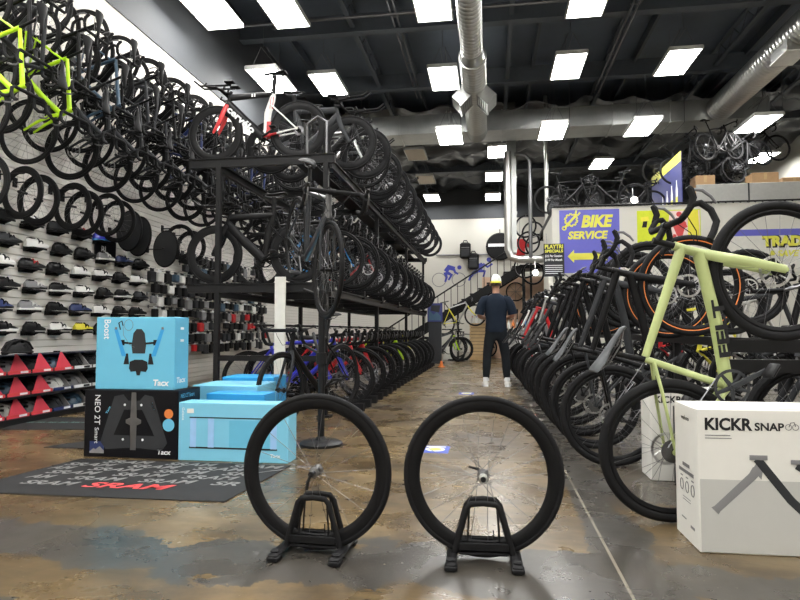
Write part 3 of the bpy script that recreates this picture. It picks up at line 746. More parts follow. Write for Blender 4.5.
# bikes stored on the mezzanine over the service room
mz0=[(1.9,14.7,0),(2.9,14.75,1),(3.55,15.4,0),(2.3,15.6,1),(4.9,15.1,0),(5.6,15.7,1),(6.3,15.2,0),(5.2,16.4,1)]
mz=mz0+[(4.7,16.0,1),(5.5,14.7,0),(6.0,16.6,1),(6.7,15.8,0)]
for i,(x,y,q) in enumerate(mz):
    r=get('road','carbon'); up_=i>=4
    if up_: park(r,'road',(random.uniform(.3,.9),.2,random.uniform(-.4,.8)),(0,1,0),(x-.5,y,4.75+.2*(i%2)+(.25 if i>7 else 0)))
    else: park(r,'road',((1,-1)[q],.15,0),(0,(1,-1)[q],0),(x-(.5,-.5)[q],y,PZ+.345))
    tag(r,['black bike stored above the service sign, leftmost of the row','black bike stored above the service sign, second from the left','black bike stored above the lime poster, in the second line','black bike stored above the service sign, back line on the left','black bike hung above the brown carton over the grey panels','black bike hung high over the grey panels, behind the others','black bike hung over the grey panels at the right edge','black bike hung farthest back over the grey panels','black bike hung above the left grey panel, second line','black bike hung in front above the middle of the grey panels','black bike hung deep in the tangle over the grey panels','black bike hung in the tangle right of the tallest carton'][i],'bicycle','bikes stored above the service room')
# ------------------------------------------------------------------ display wheels in front
def display_wheel(x,y,z,rear,label,yaw=0):
    t=thing('road_wheelset',label,'wheel',(x,y,z))
    R,tt,d=.328,.0145,.046
    m=MB(); ri=R-.022; m.lathe([(ri,-.012),(ri,.012),(ri-.008,.0135),(ri-d*.6,.0125),(ri-d+.004,.006),(ri-d,0),(ri-d+.004,-.006),(ri-d*.6,-.0125),(ri-.008,-.0135)],n=96); m.build('rim',['carbon'],t)
    m=MB(); m.lathe([(R-tt+tt*math.cos(a),tt*math.sin(a)) for a in [2*PI*i/14 for i in range(14)]],n=112); m.build('tyre',['rubber'],t)
    m=MB(); n=24 if rear else 18
    for i in range(n):
        a=2*PI*i/n+.07; s=1 if i%2 else -1; b_=a+(1.1 if (i//2)%2 else -1.1)*(1 if rear or s>0 else .1)
        m.tube([(.019*math.cos(b_),s*.027,.019*math.sin(b_)),((ri-d+.002)*math.cos(a),0,(ri-d+.002)*math.sin(a))],.0013,4,caps=False)
    m.build('spokes',['steel'],t)
    for i in range(n):
        pass
    m=MB(); m.lathe([(.003,-.055),(.010,-.053),(.010,-.034),(.023,-.030),(.023,-.025),(.012,-.02),(.011,0),(.012,.02),(.023,.025),(.023,.030),(.010,.034),(.010,.053),(.003,.055)],n=24)
    h=m.build('hub',['steel'],t)
    m=MB(); m.tube([(0,-.062,0),(0,.062,0)],.0045,10); m.disc((0,-.064,0),.011,(0,1,0),.012,14)
    if rear: m.tube([(0,.060,0),(-.02,.066,.012),(-.06,.064,.022)],[.006,.006,.0045],8)
    else: m.tube([(0,-.068,0),(-.012,-.072,-.03),(-.016,-.070,-.062)],[.006,.0065,.006],8)
    m.build('quick_release',['blackm'],t)
    if rear:
        m=MB(); m.lathe([(.012,-.062),(.0165,-.060),(.0175,-.052),(.0175,-.032),(.012,-.030)],n=24)
        for i in range(9): a=2*PI*i/9; m.box((.0178*math.cos(a),-.045,.0178*math.sin(a)),(.003,.024,.003))
        m.build('freehub',['silver'],t)
    m=MB(); m.tube([(.04,0,-(ri-d)+.004),(.04,0,-(ri-d)+.042)],.003,8); m.build('valve',['blackm'],t)
    t.rotation_euler=(0,0,yaw); return t
def wheel_stand(x,y,label,yaw=0):
    t=thing('wheel_stand',label,'wheel stand',(x,y,0)); t.rotation_euler=(0,0,yaw)
    m=MB()  # two feet running front to back
    for s in(-1,1):
        f=MB(); f.rbox((s*.128,-.03,.022),(.042,.26,.020),.006); f.rbox((s*.128,-.138,.012),(.050,.052,.024),.006); f.rbox((s*.128,.095,.012),(.050,.05,.024),.006); f.rbox((s*.128,-.126,.036),(.034,.03,.012),.004); f.build('foot',['satin'],t)
    for yy in(-.034,.034):
        f=MB(); f.tube([(-.115,yy,.03),(-.112,yy,.05),(-.068,yy,.205),(-.052,yy,.225),(0,yy,.230),(.052,yy,.225),(.068,yy,.205),(.112,yy,.05),(.115,yy,.03)],.0125,10,rb=.010); f.build('hoop',['satin'],t)
    f=MB(); f.rbox((0,-.036,.058),(.205,.016,.038),.006); f.rbox((0,.036,.058),(.205,.016,.038),.006); f.rbox((0,0,.030),(.20,.085,.012),.004); f.build('cross_bar',['satin'],t)
    for s in(-1,1):
        for q in(-1,1): f=MB(); f.tube([(s*.055,q*.024,.225),(s*.062,q*.024,.12),(s*.066,q*.024,.03)],.004,6); f.build('wheel_guide',['satin'],t)
wheel_stand(-.735,2.50,'black wheel stand under the left foreground wheel',-.04)
display_wheel(-.735,2.50,.332,False,'black carbon front wheel standing upright on the left floor stand',-.04)
wheel_stand(-.033,2.52,'black wheel stand under the right foreground wheel',.03)
display_wheel(-.033,2.52,.332,True,'black carbon rear wheel standing upright on the right floor stand',.03)
# ------------------------------------------------------------------ cartons
def carton(name,label,lo,hi,m,extra=None,yaw=0,m2=None):
    lo,hi=V(lo),V(hi); c=(lo+hi)/2; base=V((c.x,c.y,lo.z)); t=thing(name,label,'box',base)
    d=hi-lo; b=MB(); b.rbox((0,0,d.z/2),d,.004); b.build('carton',[m],t)
    t.rotation_euler=(0,0,yaw); return t,d
# each face helper: front face is -y
def fr(d,x,z): return V((-d.x/2+x,-d.y/2-.0012,z))
# black box
t,d=carton('trainer_box','black trainer carton with a grey trainer pictured, under the blue one',(-2.965,4.07,0),(-2.225,4.40,.492),'boxblack')
b=MB(); pol=[(-.26,0),(-.155,.33),(-.085,.345),(-.045,.30),(.045,.30),(.085,.345),(.15,.33),(.265,0),(.225,-.055),(.05,-.04),(-.05,-.04),(-.215,-.055)]
cx,cz=.395,.115
b.prism([(x,z) for x,z in pol],fr(d,cx,cz),(1,0,0),(0,0,1),.0006)
q=b.build('print',['charcoal'],t)
b=MB(); b.prism([(-.155,.05),(-.075,.235),(.065,.235),(.165,.05)],fr(d,cx,cz)+V((0,-.0012,0)),(1,0,0),(0,0,1),.0006); b.build('print',['boxblack'],t)
b=MB(); b.tube([fr(d,cx,cz-.055)+V((0,-.002,0)),fr(d,cx,cz+.15)+V((0,-.002,0)),fr(d,cx,cz+.36)+V((0,-.002,0))],[.022,.026,.018],10,rb=.0015)
for s in(-1,1): b.tube([fr(d,cx,cz+.15)+V((0,-.002,0)),fr(d,cx+s*.06,cz+.15)+V((0,-.002,0))],[.04,.012],8,rb=.001)
b.build('print',['steel'],t)
b=MB(); b.text('NEO 2T',fr(d,.085,.452),(0,0,-1),(1,0,0),.045,bold=.0,width=.215); b.text('Smart',fr(d,.088,.215),(0,0,-1),(1,0,0),.032,width=.115); b.text('Tacx',fr(d,.585,.035),(1,0,0),(0,0,1),.034,bold=.03,shear=.15,width=.105)
for sx,sz in((-.08,.02),(.075,.02),(-.07,.27),(.06,.27)): b.disc(fr(d,cx+sx,cz+sz)+V((0,-.003,0)),.009,(0,1,0),.001,10)
b.build('lettering',['inkw'],t)
b=MB(); b.text('Tacx',fr(d,cx-.21,cz+.20),(.45,0,.9),(-.9,0,.45),.016,bold=.02,width=.06); b.text('Tacx',fr(d,cx+.13,cz+.285),(.45,0,-.9),(.9,0,.45),.016,bold=.02,width=.06); b.disc(fr(d,.668,.245),.045,(0,1,0),.0012,24); b.build('mark',['boxblue'],t)
b=MB(); b.disc(fr(d,.668,.325),.034,(0,1,0),.0012,24); b.build('mark',['orange'],t)
b=MB(); b.prism([(0,0),(.115,0),(.115,.085),(0,.085)],fr(d,.05,.03),(1,0,0),(0,0,1),.0005); b.build('print',['navy'],t)
b=MB(); b.prism([(0,.01),(.03,.035),(.05,.028),(.08,.05),(.115,.02),(.115,.0),(0,0)],fr(d,.05,.03)+V((0,-.001,0)),(1,0,0),(0,0,1),.0005); b.build('print',['grey'],t)
b=MB(); b.text('NEO 2T Smart',V((d.x/2+.0008,-.13,.435)),(0,1,0),(0,0,1),.03,width=.2); b.build('lettering',['boxblue'],t)
# blue Boost box on top
t,d=carton('trainer_box','sky blue trainer carton with a small trainer pictured, stacked on the black one',(-2.905,4.10,.492),(-2.275,4.30,1.025),'boxblue')
b=MB(); b.text('Boost',fr(d,.065,.515),(0,0,-1),(1,0,0),.052,width=.145,bold=.01); b.text('Tacx',fr(d,.465,.032),(1,0,0),(0,0,1),.043,bold=.035,shear=.15,width=.125); b.text('Tacx',V((d.x/2+.0008,-.07,.05)),(0,1,0),(0,0,1),.04,bold=.03,shear=.15,width=.13)
for z in(.45,.36): b.box((d.x/2+.0008,.0,z),(.0006,.05,.018))
b.build('lettering',['inkw'],t)
cx=.345
b=MB(); b.prism([(-.05,.0),(.05,0),(.058,.06),(.045,.15),(.02,.18),(-.02,.18),(-.045,.15),(-.058,.06)],fr(d,cx,.265),(1,0,0),(0,0,1),.0006); b.build('print',['charcoal'],t)
parts_=[[(-.075,0),(-.06,-.025),(-.02,-.02),(-.012,-.05),(.012,-.05),(.02,-.02),(.06,-.025),(.075,0),(.07,.05),(.03,.065),(-.03,.065),(-.07,.05)]]
b=MB(); b.prism(parts_[0],fr(d,cx,.155),(1,0,0),(0,0,1),.0006); b.build('print',['ink'],t)
for s in(-1,1):
    for pp,zz in(([(s*.045,.19),(s*.155,.20),(s*.155,.215),(s*.045,.205)],.14),([(s*.075,.03),(s*.12,.03),(s*.10,.11),(s*.085,.11)],.155),([(s*.115,.185),(s*.15,.185),(s*.15,.225),(s*.115,.225)],.14)):
        b=MB(); b.prism(pp[::s],fr(d,cx,zz),(1,0,0),(0,0,1),.0006); b.build('print',['ink'],t)
b=MB(); b.tube([fr(d,.195,.44)+V((0,0,0)),fr(d,.18,.49),fr(d,.205,.505),fr(d,.215,.47)],.005,6,rb=.001); b.build('print',['ink'],t)
for s in(-1,1): b=MB(); b.prism([(s*.10,.10),(s*.135,.10),(s*.20,.30),(s*.175,.305)][::s],fr(d,cx,.145),(1,0,0),(0,0,1),.0008); b.build('print',['boxblue2'],t)
b=MB(); b.tube([fr(d,.26+.035*math.cos(a),.475+.04*math.sin(a)) for a in [2*PI*i/20 for i in range(20)]],.0018,5,rb=.0008,closed=True); b.tube([fr(d,.215,.47),fr(d,.22,.40),fr(d,.27,.33),fr(d,.31,.31)],.0018,5,rb=.0008); b.build('print',['inkg'],t)
for s in(-1,1): b=MB(); b.tube([fr(d,cx+s*.178,.445),fr(d,cx+s*.195,.45)],.012,6,rb=.001); b.build('print',['inkg'],t)
# rollers box
t,d=carton('roller_box','long light blue carton with training rollers pictured, right of the black one',(-2.215,4.06,0),(-1.395,4.24,.412),'boxlight')
b=MB(); b.prism([(0,0),(.655,0),(.655,.008),(0,.008)],fr(d,.085,.302),(1,0,0),(0,0,1),.0006); b.prism([(0,0),(.655,0),(.655,.012),(0,.012)],fr(d,.085,.088),(1,0,0),(0,0,1),.0006); b.build('print',['ink'],t)
M['tubeb']=mat('pale_blue_print',(.32,.55,.85),.4)
for i,x in enumerate((.09,.225,.69)):
    b=MB(); b.prism([(0,0),(.046,0),(.046,.205),(0,.205)],fr(d,x,.097),(1,0,0),(0,0,1),.0007); b.build('print',['tubeb'],t)
b=MB(); b.prism([(0,0),(.30,0),(.30,.19),(0,.19)],fr(d,.385,.10),(1,0,0),(0,0,1),.0004); b.build('print',['boxblue'],t)
b=MB(); b.text('Tacx',fr(d,.69,.04),(1,0,0),(0,0,1),.022,bold=.03,shear=.15,width=.075); b.text('Galaxia',fr(d,.028,.375),(0,0,-1),(1,0,0),.018,width=.09)
b.build('lettering',['inkw'],t)
b=MB(); b.prism([(0,0),(.052,.002),(.05,.034),(0,.032)],fr(d,.065,.335),(1,0,0),(0,0,1),.0008); b.build('price_label',['boxwhite'],t)
# blue boxes behind
t,d=carton('carton_box','light blue carton lying behind the roller carton',(-2.46,4.72,0),(-1.90,5.20,.47),'boxlight',yaw=.03)
t,d=carton('carton_box','deep blue carton low behind the roller carton, nearest the black one',(-2.20,4.45,0),(-1.72,4.68,.435),'boxblue2')
t,d=carton('carton_box','blue carton farthest back behind the roller carton',(-2.44,5.24,0),(-1.95,5.62,.50),'boxblue2',yaw=.05)
# white trainer box at right
bx,by=.862,2.715
t=thing('trainer_box','large white trainer carton with a folding trainer pictured, at lower right','box',(bx,by,0)); t.rotation_euler=(0,0,0.015)
W,D,H=.78,.30,.598
b=MB(); b.rbox((W/2,D/2,H/2),(W,D,H),.004); b.build('carton',['boxwhite'],t)
F=lambda x,z,k=0: V((x,-.0012-.0008*k,z)); S=lambda y,z: V((-.0012,y,z))
b=MB(); b.prism([(.006,.006),(W-.006,.006),(W-.006,.305),(.006,.305)],F(0,0),(1,0,0),(0,0,1),.0003); b.build('print_panel',['boxgrey'],t)
b=MB(); b.text('KICKR',F(.030,.512),(1,0,0),(0,0,1),.048,bold=.036,width=.188); b.text('SNAP',F(.226,.512),(1,0,0),(0,0,1),.031,bold=.03,width=.115)
b.build('lettering',['ink'],t)
b=MB()
for i,w in enumerate((.10,.105)): b.box(F(.03+w/2,.488-.012*i),(w,.0006,.003))
b.tube([F(.358+.012*math.cos(a),.527+.012*math.sin(a)) for a in [2*PI*i/12 for i in range(12)]],.0014,5,rb=.0006,closed=True); b.tube([F(.385+.012*math.cos(a),.527+.012*math.sin(a)) for a in [2*PI*i/12 for i in range(12)]],.0014,5,rb=.0006,closed=True)
b.tube([F(.36,.528),F(.367,.545),F(.38,.547),F(.385,.53)],.0022,5,rb=.0006); b.build('mark',['inkg'],t)
b=MB(); b.tube([F(0.062,.175,1),F(0.072,.185,1),F(0.212,.322,1),F(0.232,.35,1)],[.020,.016,.017,.02],8,rb=.001); b.prism([(.212,.35),(.247,.31),(.257,.37),(.237,.39)],F(0,0,1),(1,0,0),(0,0,1),.0006)
b.build('print',['grey'],t); b=MB(); b.tube([F(0.402,.19,1),F(0.409,.21,1),F(0.442,.31,1)],[.018,.014,.015],8,rb=.001); b.build('print',['grey'],t)
b=MB(); b.tube([F(0.232,.395,2),F(0.357,.23,2),F(0.427,.16,2),F(0.517,.145,2),F(0.657,.145,2)],.017,8,rb=.001); b.tube([F(0.387,.375,2),F(0.427,.35,2),F(0.517,.26,2)],.02,8,rb=.001); b.disc(F(0.487,.265,2),.062,(0,1,0),.001,24); b.build('print',['charcoal'],t)
b=MB(); b.tube([F(0.202,.40,3),F(0.272,.40,3)],.010,8,rb=.0008); b.build('print',['grey'],t)
b=MB(); b.tube([F(0.362,.385,3),F(0.457,.385,3)],.009,8,rb=.0008); b.build('print',['grey'],t)
b=MB(); b.text('wahoo',S(.20,.530),(0,-1,0),(0,0,1),.020,width=.10,bold=.02); b.build('lettering',['ink'],t)
b=MB()
for i,(w,h) in enumerate(((.09,.022),(.19,.022))): b.box(S(D/2,.33-.03*i),(.0006,w,h*.7))
for i in range(3):
    y=.07+.07*i; b.tube([S(y+.02*math.cos(a),.235+.025*math.sin(a)) for a in [2*PI*k/10 for k in range(10)]],.002,5,closed=True); b.box(S(y,.275),(.0006,.03,.006))
for i in range(2): b.box(S(.15,.185-.012*i),(.0006,.10,.003))
b.box(S(.19,.09),(.0006,.06,.006)); b.box(S(.08,.075),(.0006,.05,.012)); b.build('mark',['inkg'],t)
b=MB()
for x,w in((.05,.12),(.19,.09),(.30,.10)): b.box((x+w/2,.012,H+.0008),(w,.008,.0008))
b.build('mark',['inkg'],t)
b=MB(); b.box((.62,.06,H+.0015),(.34,.07,.002)); b.build('tape_strip',['grey'],t)
# another white carton behind the green bike
t,d=carton('carton_box','white carton with dark lettering behind the green bike’s back wheel',(.98,3.95,0),(1.42,4.18,.56),'boxwhite')
b=MB(); b.text('KICKR',fr(d,.03,.48),(1,0,0),(0,0,1),.04,bold=.03,width=.16); b.build('lettering',['ink'],t)
t,d=carton('carton_box','black carton on the floor under the right-hand floor rack',(1.10,3.70,0),(1.5,3.9,.47),'boxblack')
# ------------------------------------------------------------------ mats and floor sticker
t=thing('floor_mat','large dark rubber floor mat printed with grey and red brand words','mat',(-2.2,3.55,0))
b=MB(); b.prism([(-.86,-.47),(.775,-.44),(.845,.45),(-.72,.44)],(0,0,0.0),(1,0,0),(0,1,0),.006); b.build('mat_sheet',['matrub'],t)
b=MB(); u=(1,.012,0); w=(0,1,0)
def inside(x0,x1,y): return x0>-.84+.14*(y+.45)/.9 and x1<.77+.06*(y+.45)/.9
rowsm=[-.262,-.125,.0,.115,.225,.33]
for j,y in enumerate(rowsm):
    for i in range(-2,4):
        x0=-.62+.47*i+(.235 if j%2 else 0)-.02*j; x1=x0+.36
        if j==0 and -.62<x0<.36: continue
        if inside(x0,x1,y): b.text('SRAM',(x0,y,.0068),u,w,.082,.0003,.022,.25,.36)
        elif inside(x0+.18,x1,y): b.text('AM',(x0+.18,y,.0068),u,w,.082,.0003,.022,.25,.17)
        elif inside(x0,x1-.18,y): b.text('SR',(x0,y,.0068),u,w,.082,.0003,.022,.25,.17)
b.build('print',['matgrey'],t)
b=MB(); b.text('SRAM',(-.20,-.275,.0068),u,w,.105,.0004,.028,.25,.55); b.build('print',['inkr'],t)
t=thing('floor_mat','dark rubber floor mat with a pale teal stripe before the helmet bins','mat',(-4.1,5.45,0))
b=MB(); b.prism([(-.72,.35),(-.42,-.42),(.40,-.30),(.02,.42)],(0,0,0),(1,0,0),(0,1,0),.006); b.build('mat_sheet',['matrub'],t)
M['tealp']=mat('teal_print',(.12,.25,.22),.7)
b=MB(); u=V((.82,.12,0)).normalized()
for i in range(7): b.text('SRAM',(-.52+.115*i,-.03+.016*i,.0068),u,(-.12,.82,0),.05,.0003,.04,.35,.10)
b.build('print',['tealp'],t)
b=MB(); b.prism([(-3.5,4.33),(-3.02,4.33),(-3.02,4.80),(-3.3,4.72)],(0,0,0),(1,0,0),(0,1,0),.006); tag(b.build('floor_mat',['matrub']),'dark triangle of a plain mat showing left of the black carton','mat')
def sticker(x,y,w,l,label):
    t=thing('floor_sticker',label,'sticker',(x,y,0)); b=MB(); b.prism([(-w,-l),(w,-l),(w,l),(-w,l)],(0,0,0),(1,0,0),(0,1,0),.0008); b.build('sheet',['inkb'],t)
    b=MB(); b.disc((0,0,.0012),l*.55,(0,0,1),.0008,16); b.box((0,l*.72,.0012),(w*1.4,l*.2,.0006)); b.build('print',['inkw'],t)
    b=MB(); b.disc((0,0,.0018),l*.36,(0,0,1),.0008,16); b.build('print',['signy'],t)
sticker(-.43,4.72,.11,.14,'blue floor sticker seen through the right foreground wheel'); sticker(-.35,8.9,.11,.14,'small blue floor sticker farther up the aisle left of the person')
for x,y in((-.55,10.6),(-.45,12.8),(-.6,14.3)):
    b=MB(); b.box((x,y,.0006),(.34,.05,.0012)); tag(b.build('floor_marking',['offw']),'faint pale tape line on the aisle floor, %s'%{10.6:'nearest of three',12.8:'middle of three',14.3:'farthest of three'}[y],'tape')
# ------------------------------------------------------------------ left wall merchandise
WX=XL+.005
def hung_wheel(y,z,kind,yaw,label,i):
    t=thing('road_wheelset',label,'wheel',(WX+.29,y,z),'wheels hung on the slat wall'); t.rotation_euler=(0,0,yaw)
    R=.275
    if kind=='disc':
        m=MB(); m.lathe([(0,-.03),(.05,-.028),(R-.05,-.011),(R-.022,-.011),(R-.022,.011),(R-.05,.011),(.05,.028),(0,.03)],n=40,closed=False); m.build('disc_cover',['charcoal'],t)
    else:
        d=.055 if kind=='deep' else .04
        m=MB(); ri=R-.02; m.lathe([(ri,-.012),(ri,.012),(ri-d*.5,.0135),(ri-d,.003),(ri-d,-.003),(ri-d*.5,-.0135)],n=44); m.build('rim',['carbon'],t)
        m=MB()
        for a_ in range(16):
            a=2*PI*a_/16; m.tube([(.02*math.cos(a+.5),.025*(-1)**a_,.02*math.sin(a+.5)),((ri-d)*math.cos(a),0,(ri-d)*math.sin(a))],.0012,3,caps=False)
        m.build('spokes',['steel'],t)
    m=MB(); m.lathe([(R-.013+.013*math.cos(a),.013*math.sin(a)) for a in [2*PI*k/8 for k in range(8)]],n=44); m.build('tyre',['rubber'],t)
    m=MB(); m.tube([(0,-.05,0),(0,.05,0)],.014,10); m.build('hub',['blackm'],t)
    b=MB(); hz=.0 if kind=='disc' else .212 if kind=='rim' else .198; b.box((XL+.01,y,z+hz),(.02,.05,.10)); b.tube([(XL+.012,y,z+hz),(WX+.30,y,z+hz),(WX+.335,y,z+hz+.022)],.008,6)
    tag(b.build('wall_hook',['blackm']),'black slat wall hook carrying %s'%label.split(',')[0].replace('black ','the '),'hook','wheel hooks on the slat wall') if False else b.build('hook',['blackm'])
    return t
hw=[(4.98,2.33,'deep',-.1),(5.42,2.33,'deep',-.15),(5.64,2.30,'deep',-.1),(6.16,2.34,'deep',-.15),(6.36,2.30,'deep',-.1),(6.78,2.36,'rim',-.15),(7.00,2.32,'rim',-.1),(7.26,2.24,'disc',-.4),(7.48,2.20,'disc',-.42),(8.16,2.12,'disc',-.38),(8.55,2.28,'rim',-.1),(8.9,2.24,'deep',-.1)]
lw=['black deep-rim wheel on the slat wall cut by the left edge','second black wheel from the left on the slat wall','third black wheel from the left on the slat wall, in front','fourth black wheel from the left on the slat wall','fifth black wheel from the left on the slat wall','sixth black wheel from the left on the slat wall','seventh black wheel from the left, beside the solid disc','dark solid disc wheel on the slat wall, leftmost of three','dark solid disc wheel on the slat wall, middle of three','dark solid disc wheel on the slat wall, right-hand of three','black wheel on the slat wall just right of the discs','black wheel on the slat wall, last before the rack']
for i,(h,l) in enumerate(zip(hw,lw)):
    t=hung_wheel(*h,l,i)
    hk=[o for o in COL.objects if o.name.split('.')[0]=='hook' and o.parent is None][-1]
    hk.name='wall_hook'; tag(hk,'black slat wall hook holding the '+['first','second','third','fourth','fifth','sixth','seventh','eighth','ninth','tenth','eleventh','last'][i]+' hung wheel from the left','hook','wheel hooks on the slat wall')
# shoes
def shoe_meshes():
    out={}
    m=MB(); pl=[]
    sec=[(-.135,.028,.0),(-.11,.034,.0),(-.04,.032,.004),(.02,.036,.010),(.08,.046,.006),(.12,.036,.008),(.142,.012,.014)]
    vs=[];fs=[]
    for x,w,z in sec: vs+= [(x,-w,z),(x,w,z),(x,w*.96,z+.022),(x,-w*.96,z+.022)]
    for i in range(len(sec)-1):
        for k in range(4): fs.append((i*4+k,i*4+(k+1)%4,i*4+4+(k+1)%4,i*4+4+k))
    fs+=[(0,1,2,3),tuple(range(len(vs)-4,len(vs)))]
    m.add(vs,fs); out['sole']=m
    m=MB(); up=[(-.132,.026,.02,.075),(-.11,.034,.018,.098),(-.06,.034,.02,.092),(-.01,.034,.022,.098),(.04,.036,.028,.075),(.09,.042,.026,.055),(.12,.034,.026,.044),(.14,.012,.03,.036)]
    vs=[];fs=[]
    for x,w,z0,z1 in up:
        for k in range(9):
            a=PI*k/8; vs.append((x,w*math.cos(a)*(1 if k in(0,8) else .98),z0+(z1-z0)*math.sin(a)**.8 if 0<k<8 else z0))
    for i in range(len(up)-1):
        for k in range(8): fs.append((i*9+k,i*9+k+1,i*9+10+k,i*9+9+k))
    fs+=[tuple(range(9)),tuple(range(len(vs)-9,len(vs)))]
    m.add(vs,fs); out['upper']=m
    m=MB(); m.tube([(-.115+.0,0,.090),(-.09,.018,.100),(-.05,.018,.098),(-.02,0,.100),(-.05,-.018,.098),(-.09,-.018,.100)],.007,6,closed=True); out['collar']=m
    m=MB()
    for x,h in((.0,.098),(.045,.078)):
        m.tube([(x,-.036,.045),(x+.005,-.026,h-.012),(x+.008,0,h+.001),(x+.005,.026,h-.012),(x,.036,.045)],[.010]*5,6,rb=.003,ref=(1,0,0))
    m.disc((.012,-.034,.07),.012,(0,1,.4),.006,10); out['strap']=m
    return {k:v.mesh(k,['satin']) for k,v in out.items()}
SM=shoe_meshes()
def shoe(loc,yaw,c,sc,st,label):
    t=thing('cycling_shoe',label,'shoe',loc,'cycling shoes on the slat wall'); t.rotation_euler=(0,0,yaw)
    for k,cc in(('sole',sc),('upper',c),('collar','satin'),('strap',st)):
        o=link(k,SM[k],t); paint(o,0,cc)
def shelf_mesh():
    m=MB(); m.box((.06,0,-.004),(.12,.20,.008)); m.box((.121,0,-.010),(.005,.20,.020)); m.box((-.002,0,-.02),(.01,.20,.05))
    for s in(-1,1): m.prism([(0,-.008),(.10,-.008),(0,-.040)],(0,s*.09,0),(1,0,0),(0,0,1),.006)
    return m.mesh('shelf',['satin'])
SHM=shelf_mesh()
rows=[2.07,1.83,1.60,1.37,1.145,.915]
patt=['grey black white charcoal red blue black white'.split(),'white charcoal white black black grey navy black'.split(),'grey white red black white white black white'.split(),'white black grey black white black black charcoal'.split(),'white navy grey black navy white black black'.split(),'grey black black white yellow black white black'.split()]
rn=['top row','second row down','third row down','fourth row down','fifth row down','bottom row']
CNs={'black':'black','white':'white','charcoal':'dark grey','grey':'grey','red':'black and red','blue':'bright blue','navy':'dark blue','yellow':'neon yellow'}
for j,z in enumerate(rows):
    for i in range(8):
        y=5.02+i*.40+(.06 if j%2 else 0); c=patt[j][i]
        if j==0 and i==6: continue
        uc={'red':'black','yellow':'yellow'}.get(c,c); st={'red':'red','white':'charcoal','grey':'white'}.get(c,'satin'); so='white' if c in('white','grey','black') and (i+j)%3==0 else ('satin' if c!='blue' else 'cyan')
        lab='%s cycling shoe on the slat wall, %s, %s from the left'%(CNs[c],rn[j],ORD[i])
        shoe((WX+.085,y,z+.001),PI/2+.15*((i*7+j*3)%5-2)/2+ (PI if False else 0) -.25,uc,so,st,lab)
        s=link('shoe_shelf',SHM,None,(WX+.012,y,z)); tag(s,'small black shelf under the %s, %s'%(' '.join(lab.split(' on ')[0].split()[-3:]),lab.split('wall, ')[1]),'shelf','shoe shelves on the slat wall')
# board with a couple of letters under the wheels
b=MB(); b.box((WX+.02,7.16,1.97),(.02,.42,.26)); t=b.build('wall_sign',['boxblack']); tag(t,'small black sign board on the slat wall under the wheels','sign')
b=MB(); b.text('BL',(WX+.032,7.06,1.93),(0,1,0),(0,0,1),.09,bold=.02); b.build('lettering',['inkw'],t)
# helmet bins
def helmet_mesh():
    m=MB(); vs=[];fs=[]; nu,nv=16,7
    for i in range(nv+1):
        t=PI/2*i/nv
        for k in range(nu):
            a=2*PI*k/nu; r=math.sin(t)**.85 if i else 0
            vs.append((.135*r*math.cos(a)*(1.05 if math.cos(a)<0 else 1),.095*r*math.sin(a),.005+.125*math.cos(t)-.02*(1 if i==nv and abs(math.sin(a))<.5 else 0)))
    for i in range(nv):
        for k in range(nu):
            if i in(2,4) and k%4 in(0,): continue
            if i==3 and k%4==2: continue
            fs.append((i*nu+k,(i+1)*nu+k,(i+1)*nu+(k+1)%nu,i*nu+(k+1)%nu))
    m.add(vs,fs); me=m.mesh('shell',['satin'],60)
    q=MB()
    for s in(-.05,-.017,.017,.05): q.tube([(-.125,s*.9,.03),(-.08,s,.105),(0,s,.134),(.08,s,.108),(.122,s*.9,.04)],.010,6)
    q.tube([(.138*math.cos(a),.098*math.sin(a),.012) for a in [2*PI*k/20 for k in range(20)]],.010,6,closed=True)
    l=MB(); l.lathe([(0,.112),(.05,.100),(.085,.06),(.098,.012),(.09,.008),(0,.02)],ax=(0,0,1),n=16,closed=False)
    return me,q.mesh('ribs',['satin'],60),l.mesh('liner',['satin'],60)
HM=helmet_mesh()
def helmet(loc,yaw,c,label,grp=None):
    t=thing('bike_helmet',label,'helmet',loc,grp); t.rotation_euler=(0,0,yaw)
    for n_,me in zip(('shell','rib_pattern','liner'),HM):
        o=link(n_,me,t); paint(o,0,c if n_!='liner' else 'ink')
helmet((-4.60,5.30,.70),1.2,'satin','black vented helmet standing on top of the red helmet bins')
b=MB(); 
for lv in range(3):
    z=.05+.215*lv; b.box((-4.79,6.35,z),(.40,2.9,.02))
for y in(4.92,6.30,7.78): b.box((-4.96,y,.36),(.05,.05,.66)); 
b.box((-4.79,6.35,.02),(.40,2.9,.04)); tag(b.build('bin_shelf',['blackm']),'low black three-level shelf along the slat wall holding the helmet cartons','shelf')
lvn=['bottom','middle','top']
